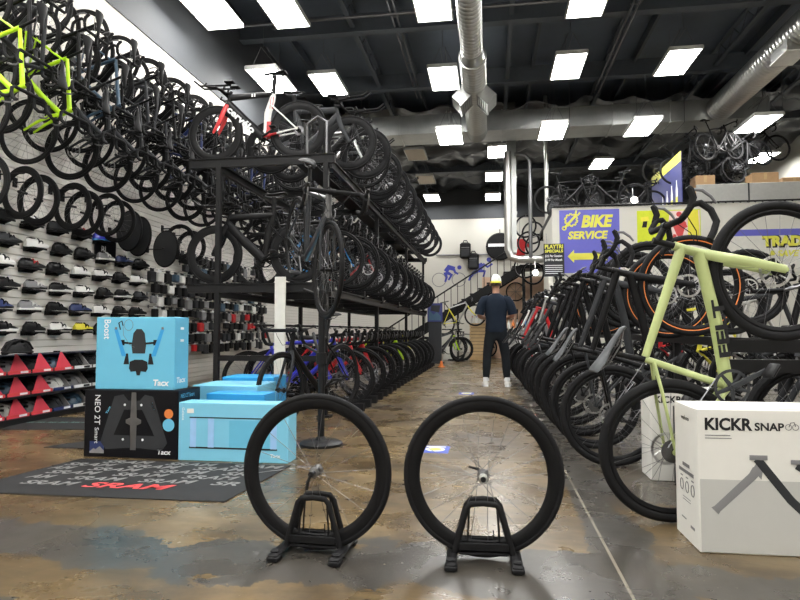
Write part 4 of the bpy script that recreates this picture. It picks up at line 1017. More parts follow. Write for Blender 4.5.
for lv in range(3):
    z=.062+.215*lv
    for i in range(9):
        y=5.04+i*.315; red=(i<4-(1 if lv<2 else 0)); bl=(i==3 and lv<2) 
        col='boxred' if red else ('navy' if bl else 'boxnavy')
        lab='%s helmet carton with open front, %s level of the bins, %s from the left'%({'boxred':'red','navy':'bright blue','boxnavy':'dark navy'}[col],lvn[lv],ORD[i])
        t=thing('helmet_carton',lab,'box',(-4.79,y,z),'helmet cartons in the low bins')
        w,h,d=.30,.185,.34
        b=MB(); b.box((0,0,.003),(d,w,.006)); b.box((-d/2+.003,0,h/2),(.006,w,h)); b.box((-.02,0,h-.003),(d-.04,w,.006))
        b.build('tray',['boxnavy' if not bl else 'navy'],t)
        b=MB()
        for s in(-1,1): b=MB(); b.prism([(-d/2,0),(d/2,0),(d/2-.02,.02),(.0,h),(-d/2,h)],(0,s*w/2-.003+.003*s,0),(1,0,0),(0,0,1),.005); b.build('side_flap',['offgrey' if not red else 'navy'],t)
        b=MB()
        if red:
            b.prism([(-.142,.0),(.142,.0),(.012,h+.01),(-.012,h+.01)],(d/2+.004,0,0.002),(0,1,0),(-.25,0,1),.004); b.build('front_flap',['redcard'],t)
        b=MB(); b.box((d/2+.002,0,.018),(.006,w-.01,.034)); b.build('front_lip',['inkr' if red else col if bl else 'inkw'],t)
        b=MB(); b.box((d/2+.006,.06,.018),(.002,.10,.022)); b.build('paper_label',['inkw' if red or bl else 'ink'],t)
        helmet((-4.79,y,z+.008),.3,['satin','charcoal','white','teal','grey'][(i*2+lv)%5 if i<5 else (i+lv)%2],'%s helmet inside the %s helmet carton, %s level, %s from the left'%(['black','dark grey','white','slate blue','grey'][(i*2+lv)%5 if i<5 else (i+lv)%2],{'boxred':'red','navy':'bright blue','boxnavy':'dark navy'}[col],lvn[lv],ORD[i]),'helmets inside the cartons')
# small accessories on pegs
def pack_mesh():
    m=MB(); m.rbox((.0,0,-.09),(.05,.10,.12),.008); a=m.mesh('pack',['satin'])
    m=MB(); m.box((0,0,-.015),(.004,.10,.045)); c=m.mesh('header_card',['inkw'])
    m=MB(); m.tube([(-.10,0,0),(.05,0,.002),(.06,0,.012)],.004,5); m.box((-.105,0,0),(.008,.03,.05)); h=m.mesh('hook',['steel'])
    return a,c,h
PM=pack_mesh()
q=0
for j in range(9):
    for i in range(22):
        y=8.15+i*.21+random.uniform(-.03,.03)+(.1 if j%2 else 0); z=.72+j*.185
        if j>=7 and i<4: continue
        if random.random()<.12: continue
        t=thing('accessory_pack','small accessory pack on a peg of the slat wall beyond the shoes','accessory pack',(WX+.104,y,z),'small accessory packs on the slat wall')
        o=link('pack',PM[0],t); paint(o,0,random.choice(['satin','satin','black','charcoal','satin','carbon','charcoal','satin','grey','white','teal' if j>3 else 'red']))
        o.scale=(random.uniform(.9,1.6),random.uniform(1.1,1.9),random.uniform(.85,1.4))
        o=link('header_card',PM[1],t); paint(o,0,random.choice(['satin','charcoal','ink','satin','inkw']))
        link('hook',PM[2],t)
# ------------------------------------------------------------------ service wall: signs
def board(name,label,cat,x0,x1,z0,z1,m,y=PY-.003,th=.012):
    t=thing(name,label,cat,((x0+x1)/2,y,z0)); b=MB(); b.box((0,0,(z1-z0)/2),(x1-x0,th,z1-z0)); b.build('board',[m],t)
    return t,(lambda x,z,k=0: V((x-(x0+x1)/2,-th/2-.002-.002*k,z-z0)))
t,f=board('service_sign','purple sign with yellow BIKE SERVICE lettering and a gear emblem','sign',1.585,2.90,2.22,3.66,'sign')
b=MB(); b.text('BIKE',f(2.065,3.27),(1,0,0),(0,0,1),.255,bold=.05,shear=.22,width=.70); b.text('SERVICE',f(1.77,3.0),(1,0,0),(0,0,1),.165,bold=.045,shear=.18,width=.88); b.build('lettering',['signy'],t)
b=MB(); c=(1.845,3.43); pts=[]
for i in range(40):
    a=2*PI*i/40; r=.145 if (i//2)%2 else .118; pts.append(f(c[0]+r*math.cos(a),c[1]+r*math.sin(a)))
b.tube(pts,.017,6,rb=.003,closed=True)
b.tube([f(c[0]-.14,c[1]-.17,1),f(c[0]+.12,c[1]+.12,1)],.028,8,rb=.003); b.lathe([(.024,-.002),(.052,-.002),(.052,.002),(.024,.002)],f(c[0]-.155,c[1]-.185,1),n=18)
b.tube([f(c[0]+.20,c[1]+.17,1),f(c[0]+.14,c[1]+.10,1),f(c[0]+.10,c[1]+.15,1),f(c[0]+.12,c[1]+.22,1)],.02,6,rb=.003); b.build('emblem',['signy'],t)
b=MB(); b.prism([(0,.15),(.14,.30),(.14,.22),(.75,.22),(.82,.26),(.93,.30),(.93,.16),(.80,.0),(.70,.07),(.14,.07),(.14,0)],f(1.76,2.45),(1,0,0),(0,0,1),.003); b.build('arrow',['signy'],t)
t,f=board('price_board','dark grey board with yellow heading and white price lines left of the service sign','sign',1.21,1.66,2.13,2.87,'charcoal',y=PY-.2)
b=MB(); b.text('PLAYTRI',f(1.235,2.765),(1,0,0),(0,0,1),.085,bold=.04,width=.40); b.text('SPECIALS',f(1.235,2.675),(1,0,0),(0,0,1),.06,bold=.04,width=.40); b.build('lettering',['signy'],t)
b=MB(); b.text('$22 Per Session',f(1.235,2.57),(1,0,0),(0,0,1),.05,bold=.02,width=.38,shear=.2); b.text('$199 Per Month',f(1.235,2.48),(1,0,0),(0,0,1),.05,bold=.02,width=.38,shear=.2)
for i in range(5): b.box(f(1.43,2.38-.045*i),(.38,.002,.014))
b.build('lettering',['inkw'],t)
b=MB(); b.tube([(-.15,0,.73),(-.15,.17,1.0)],.005,5); b.tube([(.15,0,.73),(.15,.17,1.0)],.005,5); b.build('hanger',['steel'],t)
t,f=board('poster','lime and white poster with a red figure on the service wall','poster',3.28,4.62,2.82,3.60,'poster')
b=MB(); b.prism([(0,.02),(.72,.02),(.72,.76),(.10,.76)],f(3.88,2.82),(1,0,0),(0,0,1),.002); b.build('picture',['pinkw'],t)
b=MB(); b.ball(f(4.17,3.50,1),.06,10,(1,.05,1)); b.prism([(-.05,-.30),(.06,-.32),(.15,-.02),(.05,.10),(-.06,.10),(-.16,-.02)],f(4.17,3.32,1),(1,0,0),(0,0,1),.002)
for s in(-1,1): b.tube([f(4.12+s*.04,3.05,1),f(4.12+s*.10,2.88,1)],.035,6,rb=.003); b.tube([f(4.12+s*.12,3.36,1),f(4.12+s*.20,3.20,1)],.03,6,rb=.003)
b.build('picture',['inkr'],t)
b=MB(); b.prism([(0,0),(.25,0),(.22,.74),(0,.74)],f(4.35,2.84,1.5),(1,0,0),(0,0,1),.001); b.prism([(0,0),(.18,.02),(.16,.12),(0,.10)],f(3.36,3.35),(1,0,0),(0,0,1),.001); b.build('picture',['yellow'],t)
b=MB(); b.prism([(0,0),(.10,.0),(.12,.14),(.03,.14)],f(3.38,3.22),(1,0,0),(0,0,1),.001); b.build('mark',['ink'],t)
t,f=board('trade_sign','white sign with purple band and yellow TRADE UP lettering on the service wall','sign',5.15,7.4,2.2,3.13,'offw')
b=MB(); b.box(f(6.28,3.05),(2.2,.003,.14)); b.build('band',['sign'],t)
b=MB(); b.text('TRADE UP',f(5.875,2.745),(1,0,0),(0,0,1),.215,bold=.11,width=1.43); b.build('lettering_outline',['ink'],t)  # dark outline printed behind the yellow words
b=MB(); b.text('TRADE UP',f(5.86,2.76,1),(1,0,0),(0,0,1),.20,bold=.06,width=1.42); b.text('& SAVE',f(6.0,2.53),(1,0,0),(0,0,1),.12,bold=.05,width=.6,shear=.2); b.build('lettering',['signy'],t)
for i,(x0,x1) in enumerate(((4.60,5.68),(5.70,6.78),(6.8,7.8))):
    b=MB(); b.rbox(((x0+x1)/2,PY+.15,PZ+.23),(x1-x0,.05,.46),.006); o=b.build('partition_panel',['panelg']); tag(o,'grey office partition panel above the service wall, %s'%['leftmost','second from the left','at the right edge'][i],'panel','grey panels above the service wall')
    b=MB(); b.box((x1,PY+.15,PZ+.23),(.03,.06,.46)); b.build('end_trim',['charcoal'],o)
for i,(x,y,w,h,l) in enumerate([(4.86,14.55,.42,.72,'brown carton behind the left grey panel'),(6.15,14.6,.55,.75,'brown carton standing highest behind the second grey panel'),(6.75,14.6,.5,.62,'brown carton beside the tallest one behind the grey panels'),(7.35,14.6,.5,.60,'brown carton at the right edge behind the grey panels')]):
    t=thing('cardboard_box',l,'box',(x,y,PZ)); b=MB(); b.rbox((0,0,h/2),(w,.4,h),.004); b.build('carton',['card'],t); b=MB(); b.box((0,-.201,h-.08),(.06,.002,.16)); b.box((0,0,h+.001),(.06,.4,.002)); b.build('tape_strip',['wood'],t)
# banner running along the room over the partition
t=thing('banner','navy banner with yellow top band and pictured bottles above the service wall','banner',(4.33,15.4,3.75)); 
b=MB(); b.box((0,.1,.62),(.02,2.5,1.25)); b.build('cloth',['navyb'],t)
b=MB(); b.box((-.0115,.1,1.14),(.003,2.5,.22)); b.build('band',['signy'],t)
b=MB()
for i in range(4): b.prism([(-.07,0),(.07,0),(.07,.22+.03*i),(.025,.34+.04*i),(.025,.42+.04*i),(-.025,.42+.04*i),(-.025,.34+.04*i),(-.07,.22+.03*i)],(-.0115,.35-.38*i,.12),(0,-1,0),(0,0,1),.002)
b.build('picture',['inkw'],t)
b=MB()
for i in range(4): b.prism([(-.075,0),(.075,0),(.075,.15),(-.075,.15)],(-.0145,.35-.38*i,.12),(0,-1,0),(0,0,1),.002)
b.build('picture',['signy'],t)
M['lampglow']=mat('work_lamp_glow',(.9,.9,.85),.4,emit=(1,.97,.88),es=500)
def lamp(loc,label):
    t=thing('work_lamp',label,'lamp',loc); b=MB(); b.lathe([(0,.10),(.05,.10),(.075,.0),(.07,.0),(.045,.09),(0,.09)],ax=(.2,1,.25),n=16,closed=False); b.tube([(0,.1,.02),(0,.14,.3)],.01,6); b.build('shade',['silver'],t)
    b=MB(); b.ball((.008,.035,.009),.030,10); b.build('bulb',['lampglow'],t)
lamp((3.22,13.95,3.84),'bright work lamp glaring between the service sign and the banner'); lamp((1.13,15.2,2.36),'bright work lamp under the elbow pipe beside the price board')
b=MB(); b.tube([(1.45,13.98,PZ+.03),(6.7,13.98,PZ+.03)],.02,6)
for i in range(34): b.tube([(1.5+.15*i,13.98,PZ+.03),(1.56+.15*i,13.98,PZ+.0)],.012,5)
tag(b.build('rope_trim',['blackm']),'dark twisted rope along the top edge of the service wall','rope')
# ------------------------------------------------------------------ far end: stairs, wall figures, service desk
t=thing('staircase','black steel staircase rising to the right at the far end','stairs',(-2.6,19,0)); o=V((-2.6,19,0))
x0,z0,x1,z1=-3.6,.05,.98,2.98
sl=(z1-z0)/(x1-x0)
for y in(19.0,20.0):
    b=MB(); b.prism([(x0,z0-.15),(x1,z1-.30),(x1,z1),(x0,z0+.15)],V((0,y,0))-o,(1,0,0),(0,0,1),.05); b.build('stringer',['blackm'],t)
for i in range(17):
    x=x0+.2+i*.265; b=MB(); b.box(V((x,19.5,z0+sl*(x-x0)+.02))-o,(.28,.98,.04)); b.build('tread',['blackm'],t)
b=MB(); b.tube([V((x0,19.0,z0+.70))-o,V((x1-.05,19.0,z1+.66))-o],.024,8); b.build('handrail',['blackm'],t)
for i in range(22):
    x=x0+.1+i*.208; z=z0+sl*(x-x0); b=MB(); b.tube([V((x,19.0,z+.0))-o,V((x,19.0,z+.70))-o],.011,6); b.build('baluster',['blackm'],t)
b=MB(); b.box(V((1.75,19.5,2.90))-o,(1.6,1.1,.12)); b.build('landing',['blackm'],t)
for x in(1.05,2.4):
    b=MB(); b.box(V((x,19.05,1.45))-o,(.09,.09,2.9)); b.build('post',['blackm'],t)
Bk=lambda x,z:(x,YB-.012,z)
def fig(name,label,parts):
    t=thing(name,label,'wall decal',(parts[0]+.02,YB-.012,parts[1]-.33)); t.scale=(.78,1,.78); b=MB(); c=V((parts[0],YB-.012,parts[1]))
    for p in parts[2]: b.tube([V(Bk(*q))-c for q in p[0]],p[1],8,rb=.004)
    b.ball(V(Bk(*parts[3]))-c,parts[4],12,(1,.04,1)); b.build('figure',['decal'],t)
    return t,c
t,c=fig('wall_decal','blue cyclist figure painted on the far white wall',(-1.75,3.5,[([(-1.95,3.88),(-1.78,4.12),(-1.45,4.02)],[.13,.15,.12]),([(-1.5,4.02),(-1.42,3.82),(-1.25,3.74)],[.07,.06,.05]),([(-1.95,3.86),(-1.62,3.68),(-1.80,3.40)],[.11,.09,.05]),([(-1.98,3.84),(-1.90,3.55),(-1.98,3.30)],[.10,.07,.05])],(-1.19,4.10),.12))
b=MB()
for x in(-2.32,-1.22): b.tube([V(Bk(x+.38*math.cos(a),3.42+.38*math.sin(a)))-c for a in [2*PI*i/30 for i in range(30)]],.022,5,rb=.004,closed=True)
b.build('wheel_outline',['grey'],t)
fig('wall_decal','blue runner figure painted on the far wall right of the cyclist',(-.3,3.7,[([(-.55,3.85),(-.30,4.22)],[.13,.13]),([(-.30,4.22),(-.05,4.05),(.22,4.22)],[.07,.06,.05]),([(-.33,4.22),(-.58,4.16),(-.70,3.98)],[.07,.06,.05]),([(-.55,3.86),(-.20,3.80),(-.28,3.5)],[.11,.08,.05]),([(-.57,3.86),(-.85,3.70),(-1.02,3.45),(-1.08,3.3)],[.11,.08,.06,.05])],(.03,4.45),.13))
for i,(x,z,l) in enumerate([(-1.02,4.25,'black backpack hung on the far wall above the cyclist figure'),(-.68,3.78,'black backpack hung lower, beside the runner figure')]):
    t=thing('backpack',l,'backpack',(x,25.75,z)); b=MB(); b.rbox((0,0,.08),(.46,.30,.70),.07); b.build('body',['satin'],t)
    b=MB(); b.rbox((0,-.18,-.04),(.36,.09,.36),.03); b.build('pocket',['charcoal'],t); b=MB(); b.tube([(-.1,0,.42),(-.06,0,.52),(.06,0,.52),(.1,0,.42)],.02,6); b.tube([(0,0,.5),(0,.22,.54)],.012,5); b.build('strap',['satin'],t)
    b=MB(); b.box((0,-.155,.2),(.34,.012,.02)); b.build('zip',['grey'],t)
b=MB(); b.tube([(-2.3,25.95,4.18),(1.0,25.95,4.18)],.03,6); tag(b.build('wall_conduit',['grey']),'thin grey conduit running across the far white wall','conduit')
t=thing('hung_wheel','black and white wheel bag hung on the far wall beside the vertical duct','wheel bag',(.45,25.88,4.5)); b=MB(); b.lathe([(0,-.08),(.55,-.07),(.6,0),(.55,.07),(0,.08)],n=28,closed=False); b.build('bag',['satin'],t); b=MB(); b.box((0,-.082,.05),(1.0,.01,.13)); b.build('stripe',['inkw'],t)
b=MB(); b.tube([(0,0,.55),(0,.1,.75)],.02,5); b.build('strap',['satin'],t)
t=thing('jersey','red cycling jersey hung behind the vertical duct','jersey',(.92,18.5,3.45)); b=MB(); b.prism([(-.14,-.35),(.14,-.35),(.15,.05),(.26,-.03),(.30,.06),(.12,.24),(-.12,.24),(-.30,.06),(-.26,-.03),(-.15,.05)],(0,0,0),(1,0,0),(0,0,1),.05); b.build('cloth',['red'],t); b=MB(); b.tube([(-.1,.02,.22),(0,.02,.32),(.1,.02,.22)],.008,5); b.tube([(0,.02,.32),(0,.02,.9)],.006,5); b.build('hanger',['steel'],t)
for i,(x,y,z) in enumerate([(1.12,17.6,3.45),(1.25,17.7,3.75),(1.05,17.75,3.95),(1.35,17.5,3.35),(1.22,17.4,2.55),(1.02,17.6,2.75)]):
    t=thing('tyre_hoop','black tyre in the cluster hung by the vertical duct, '+['nearest in the upper bunch','upper right of the bunch','topmost of the bunch','lower right of the bunch','lowest, under the elbow pipe','left below the elbow pipe'][i],'tyre',(x,y,z),'tyres hung by the vertical duct')
    t.rotation_euler=(0,0,random.uniform(-.5,.5)); b=MB(); b.lathe([(.315+.025*math.cos(a),.025*math.sin(a)) for a in [2*PI*k/8 for k in range(8)]],n=36); b.build('tyre_ring',['rubber'],t)
    b=MB(); b.lathe([(.285,-.012),(.293,-.012),(.293,.012),(.285,.012)],n=36); b.build('bead',['steel'],t)
t=thing('tyre_hanger','dark steel hanger post carrying loose tyres by the vertical duct','hanger',(1.2,17.95,0)); b=MB(); b.box((0,0,2.15),(.06,.06,4.3)); b.box((0,0,.01),(.3,.3,.02)); b.build('post',['blackm'],t)
for x,z in((-.08,3.75),(.05,4.05),(-.15,4.25),(.15,3.64),(.02,2.84),(-.18,3.04)):
    b=MB(); b.tube([(0,0,z),(x,-.25,z),(x,-.6,z+.01)],.012,6); b.build('peg',['blackm'],t)
# wooden counter
t=thing('service_counter','light wooden slatted counter end beside the person','counter',(-.1,18.9,0))
b=MB(); 
for i in range(10): b.box((-.20,-.0,.06+.105*i+.045),(.66,.04,.092))
for i in range(10): b.box((.12,.5,.06+.105*i+.045),(.04,1.0,.092))
b.box((-.2,.5,.03),(.66,1.0,.06)); b.build('slat_panel',['wood'],t)
b=MB(); b.box((-.2,.5,1.12),(.70,1.1,.04)); b.build('top',['wood'],t)
b=MB(); b.box((-.2,.55,.58),(.60,.9,1.04)); b.build('body',['charcoal'],t)
for i,(z,c,l) in enumerate([(.98,'white','white helmet hung on the wooden counter, topmost'),(.78,'charcoal','dark grey helmet hung on the wooden counter, second down'),(.58,'white','white helmet hung on the wooden counter, third down'),(.38,'satin','black helmet hung on the wooden counter, lowest')]):
    helmet((.0,18.79,z),0,c,l,'helmets on the wooden counter')
for i,(x,y) in enumerate([(-.55,18.95),(-.42,19.1),(-.26,18.95),(-.1,19.1)]):
    t=thing('bottle','small bottle on the wooden counter top, %s from the left'%ORD[i],'bottle',(x,y+.1,1.14),'bottles on the wooden counter'); b=MB(); b.lathe([(0,0),(.035,0),(.037,.02),(.037,.14),(.02,.17),(.02,.19),(0,.19)],ax=(0,0,1),n=14,closed=False); b.build('body',['white' if i%2 else 'silver'],t); b=MB(); b.disc((0,0,.205),.022,(0,0,1),.03,10); b.build('cap',[['red','blue','ink','yellow'][i]],t)
r=get('mtb','charcoal',fork='lime'); park(r,'mtb',(.60,.80,0),(-.80,.60,0),(-1.62,16.85,.367)); tag(r,'dark mountain bike with lime fork parked left of the wooden counter','bicycle')
t=thing('repair_stand','black bicycle repair stand behind the wooden counter','bike stand',(-.98,18.72,0)); b=MB(); b.tube([(0,0,0.03),(0,0,1.75)],.03,10); b.tube([(0,0,1.7),(.03,-.20,1.72)],.025,8); b.build('mast',['blackm'],t); b=MB(); b.box((0,0,.015),(.6,.4,.03)); b.build('base',['blackm'],t)
r=get('road','silver','yellow',fork='yellow'); park(r,'road',(.9,.1,.25),(-.1,.9,0),(-1.40,18.45,1.12)); tag(r,'silver and yellow road bike clamped in the repair stand behind the counter','bicycle')
r=get('road','grey'); park(r,'road',(-.9,.2,0),(-.2,-.9,0),(-.1,20.25,.345)); tag(r,'grey road bike leaning behind the repair stand under the stairs','bicycle')
r=get('mtb','charcoal'); park(r,'mtb',(1,-.25,0),(.25,1,0),(-1.95,18.25,.367)); tag(r,'dark grey mountain bike behind the lime-forked one under the stairs','bicycle')
b=MB(); b.rbox((-1.52,16.75,1.42),(.42,.04,.52),.01); t=b.build('poster',['navyb']); tag(t,'small blue and purple poster at the end of the tall rack','poster')
b=MB(); b.prism([(-.17,-.22),(.17,-.22),(.17,-.1),(.05,.02),(-.04,-.06),(-.17,.08)],(-1.52,16.727,1.42),(1,0,0),(0,0,1),.002); b.build('picture',['teal'],t); b=MB(); b.prism([(-.12,.05),(.12,.0),(.15,.2),(-.10,.2)],(-1.52,16.727,1.42),(1,0,0),(0,0,1),.002); b.build('picture',['charcoal'],t)
b=MB(); b.box((-1.52,16.80,.58),(.36,.10,1.16)); b.box((-1.52,16.8,.02),(.5,.3,.04)); tag(b.build('poster_stand',['charcoal']),'grey stand carrying the small poster at the rack’s end','stand')
t=thing('carton_box','white carton on the floor behind the lime mountain bike','box',(-1.25,18.95,0)); b=MB(); b.rbox((0,0,.2),(.4,.3,.4),.004); b.build('carton',['boxwhite'],t)
# traffic cone-like orange marker by the rack
b=MB(); b.lathe([(.0,.0),(.09,0),(.09,.015),(.055,.02),(.02,.15),(0,.15)],(-1.22,15.2,0),(0,0,1),n=16,closed=False); tag(b.build('floor_cone',['orange']),'little orange cone on the floor at the far end of the rack','cone')
# workbench with tools and pink wall
t=thing('workbench','grey steel workbench on castors behind the person','workbench',(.95,18.2,0))
b=MB(); b.box((0,0,.55),(1.0,.6,.75)); b.build('cabinet',['grey'],t); b=MB(); b.rbox((0,0,.96),(1.1,.7,.05),.008); b.build('top',['offw'],t)
for i in range(3):
    b=MB(); b.rbox((0,-.305,.30+.25*i),(.92,.02,.22),.006); d_=b.build('drawer',['panelg'],t); b=MB(); b.tube([(-.2,-.335,.36+.25*i),(.2,-.335,.36+.25*i)],.01,6); b.build('handle',['silver'],d_)
for sx in(-.42,.42):
    for sy in(-.22,.22):
        b=MB(); b.disc((sx,sy,.06),.06,(1,0,0),.04,14); b.box((sx,sy,.14),(.05,.06,.1)); b.build('castor',['blackm'],t)
for i,x in enumerate((.55,.68,.80,.93,1.06,1.2)):
    t=thing('spray_bottle','bottle standing on the grey workbench, %s from the left'%ORD[i],'bottle',(x,18.1,.985),'bottles on the grey workbench'); b=MB(); b.lathe([(0,0),(.035,0),(.04,.02),(.04,.14),(.016,.20),(.016,.26),(0,.26)],ax=(0,0,1),n=12,closed=False); b.build('body',[['white','orange','silver','red','cyan','white'][i]],t); b=MB(); b.box((0,-.02,.275),(.03,.07,.03)); b.build('trigger',['ink'],t)
b=MB(); b.box((1.05,20.3,1.35),(2.6,.05,2.7)); tag(b.build('tool_wall',['peach']),'pale peach tool wall behind the workbench under the landing','wall panel')
for i in range(6):
    x=.5+.2*i; b=MB(); b.tube([(x,20.26,1.25),(x,20.26,1.5)],.014,6); b.tube([(x,20.26,1.5),(x,20.26,1.62)],.028,6); tag(b.build('hand_tool',[['red','ink','ink','red','ink','blue'][i]]),'hand tool hung on the peach tool wall, %s from the left'%ORD[i],'tool','tools on the peach tool wall')
t=thing('spare_wheelset','small dark wheel hung on the peach tool wall','wheel',(.85,20.253,2.2)); b=MB(); b.lathe([(.30+.02*math.cos(a),.02*math.sin(a)) for a in [2*PI*k/8 for k in range(8)]],n=32); b.build('tyre',['rubber'],t)
b=MB()
for i in range(8): a=2*PI*i/8; b.tube([(0,0,0),(.29*math.cos(a),0,.29*math.sin(a))],.005,4)
b.build('spokes',['steel'],t)
# ------------------------------------------------------------------ the person
def skin(name,J,E,root,m,parent,sub=2):
    names=list(J); me=bpy.data.meshes.new(name); me.from_pydata([J[k][0] for k in names],[(names.index(a),names.index(b)) for a,b in E],[])
    ob=bpy.data.objects.new(name,me); COL.objects.link(ob)
    md=ob.modifiers.new('s','SKIN'); md.use_smooth_shade=True
    sv=me.skin_vertices[0].data
    for i,k in enumerate(names): sv[i].radius=J[k][1] if isinstance(J[k][1],tuple) else (J[k][1],)*2; sv[i].use_root=(k==root)
    ms=ob.modifiers.new('d','SUBSURF'); ms.levels=sub; ms.render_levels=sub
    bpy.context.view_layer.update()
    ev=ob.evaluated_get(bpy.context.evaluated_depsgraph_get()); nm=bpy.data.meshes.new_from_object(ev)
    bpy.data.objects.remove(ob); bpy.data.meshes.remove(me)
    nm.name=name; nm.materials.clear(); nm.materials.append(M[m]); nm.polygons.foreach_set('use_smooth',[True]*len(nm.polygons))
    return link(name,nm,parent)
PP=thing('person','person in navy T-shirt, black trousers and cap standing in the aisle, seen from behind','person',(.10,10.13,0))
def hand(J,E,s,w,d):   # fingers curled round a phone in front of the belly
    w=V(w); d=V(d).normalized(); side=V((s,0,0)); upv=V((0,0,1))
    k='r' if s>0 else 'l'; pc=w+d*.05; J['palm'+k]=(tuple(pc),(.032,.018)); E.append(('wr'+k,'palm'+k))
    for i,(oz,L_) in enumerate(((.028,.072),(.010,.080),(-.009,.074),(-.026,.058))):
        a=pc+d*.04+upv*oz; b=a+d*L_*.5-side*.012; c=b+d*L_*.15-side*L_*.40
        J['f%d%sa'%(i,k)]=(tuple(a),.0105); J['f%d%sb'%(i,k)]=(tuple(b),.0095); J['f%d%sc'%(i,k)]=(tuple(c),.008)
        E+= [('palm'+k,'f%d%sa'%(i,k)),('f%d%sa'%(i,k),'f%d%sb'%(i,k)),('f%d%sb'%(i,k),'f%d%sc'%(i,k))]
    a=pc-d*.01+upv*.036-side*.01; b=a+d*.03+upv*.022-side*.02
    J['t%sa'%k]=(tuple(a),.012); J['t%sb'%k]=(tuple(b),.010); E+=[('palm'+k,'t%sa'%k),('t%sa'%k,'t%sb'%k)]
J={'pel':((0,0,.98),(.14,.09)),'bel':((0,.01,1.12),(.125,.085)),'che':((0,.0,1.32),(.14,.09)),'nek0':((0,-.01,1.50),(.075,.07)),'nek':((0,.0,1.57),(.056,.056)),'hd0':((0,.02,1.645),(.068,.078)),'hd1':((0,.02,1.735),(.078,.096)),'hd2':((0,.01,1.80),(.062,.075))}
E=[('pel','bel'),('bel','che'),('che','nek0'),('nek0','nek'),('nek','hd0'),('hd0','hd1'),('hd1','hd2')]
for s,k in((1,'r'),(-1,'l')):
    sh=(s*.175,-.01,1.44); el=(s*.275,-.01,1.165); wr=(s*.185,.23,1.13)
    J['sh'+k]=(sh,.054); J['el'+k]=(el,.046); J['ml'+k]=((s*.245,.09,1.150),.042); J['wr'+k]=(wr,.029)
    E+=[('che','sh'+k),('sh'+k,'el'+k),('el'+k,'ml'+k),('ml'+k,'wr'+k)]
    hand(J,E,s,wr,(-s*.45,.85,.12))
    J['hp'+k]=((s*.095,0,.92),.092); J['kn'+k]=((s*.150,.01,.50),.060); J['cf'+k]=((s*.158,-.02,.34),.056); J['an'+k]=((s*.17,-.025,.10),.040); J['hl'+k]=((s*.172,-.045,.045),.036); J['to'+k]=((s*.195,.12,.035),.032)
    E+=[('pel','hp'+k),('hp'+k,'kn'+k),('kn'+k,'cf'+k),('cf'+k,'an'+k),('an'+k,'hl'+k),('hl'+k,'to'+k)]
body=skin('body',J,E,'pel','skin',PP)
b=MB(); 
for s in(-1,1): b.ball((s*.083,.015,1.70),.03,8,(.35,.6,1))
b.ball((0,.118,1.695),.018,8,(.8,1,1.2)); b.build('ear_nose_detail',['skin'],body) if False else None
HB=MB()
for s in(-1,1): HB.ball((s*.088,.015,1.695),.034,10,(.35,.62,1.0))
HB.build('ear',['skin'],PP)
fb=MB(); fb.ball((0,.118,1.70),.02,8,(.7,1,1.3)); fb.build('nose',['skin'],PP)
fb=MB(); 
for s in(-1,1): fb.ball((s*.032,.098,1.735),.012,8)
fb.build('eye',['ink'],PP)
fb=MB(); fb.ball((0,.098,1.655),.022,8,(1,.4,.3)); fb.build('mouth',['inkr'],PP)
b=MB(); vs=[];fs=[]   # short hair below the cap
for i in range(6):
    zz=1.66+.02*i
    for k in range(13):
        a=PI+PI*k/12 if True else 0; vs.append((.091*math.cos(a),.012+.108*math.sin(a),zz))
for i in range(5):
    for k in range(12): fs.append((i*13+k,i*13+k+1,i*13+14+k,i*13+13+k))
b.add(vs,fs); b.build('hair',['hairc'],PP,recalc=False)
b=MB(); tz=[(.895,.178,.128),(.93,.180,.130),(1.02,.172,.126),(1.12,.170,.124),(1.22,.180,.128),(1.32,.192,.132),(1.40,.196,.126),(1.46,.175,.108),(1.50,.125,.085),(1.525,.078,.070),(1.54,.068,.064)]
b.tube([(0,-.004,z) for z,_,_ in tz],[r for _,_,r in tz],24,rb=[r for _,r,_ in tz],ref=(1,0,0))
for s in(-1,1): b.tube([(s*.12,-.006,1.440),(s*.185,-.008,1.425),(s*.232,-.010,1.35),(s*.262,-.010,1.26),(s*.275,-.006,1.19)],[.075,.080,.078,.076,.078],16)
b.build('tshirt',['shirt'],PP,ang=70)
J={'wa':((0,0,1.03),(.158,.115)),'pel':((0,-.01,.93),(.172,.128))}; E=[('wa','pel')]
for s,k in((1,'r'),(-1,'l')):
    J['hp'+k]=((s*.098,-.005,.84),.108); J['th'+k]=((s*.125,0,.68),.092); J['kn'+k]=((s*.150,.01,.50),.078); J['cf'+k]=((s*.160,-.015,.32),.075); J['cu'+k]=((s*.17,-.02,.14),.058); J['he'+k]=((s*.17,-.02,.115),.056)
    E+=[('pel','hp'+k),('hp'+k,'th'+k),('th'+k,'kn'+k),('kn'+k,'cf'+k),('cf'+k,'cu'+k),('cu'+k,'he'+k)]
skin('trousers',J,E,'pel','trouser',PP)
for s in(-1,1):
    J={'h':((s*.172,-.06,.045),(.052,.050)),'m':((s*.18,.02,.045),(.054,.045)),'t':((s*.195,.11,.038),(.055,.036)),'e':((s*.20,.155,.034),(.030,.028)),'a':((s*.171,-.045,.095),(.046,.048))}
    sh=skin('shoe',J,[('a','h'),('h','m'),('m','t'),('t','e')],'m','white',PP)
    b=MB(); b.prism([(-.115,-.036),(-.115,.036),(0,.044),(.10,.05),(.165,.03),(.165,-.03),(.10,-.05),(0,-.044)],(s*.182,.0,0.0),(s*.12,1,0),(-1,s*.12,0),.022); b.build('sole',['inkw'],sh)
    b=MB(); b.box((s*.150,.0,.05),(.01,.06,.03)); b.build('side_mark',['grey'],sh)
    b=MB(); b.tube([(s*.171,-.03,.085),(s*.171,-.028,.15)],.050,12); b.build('sock',['inkw'],PP)
b=MB(); vs=[];fs=[]
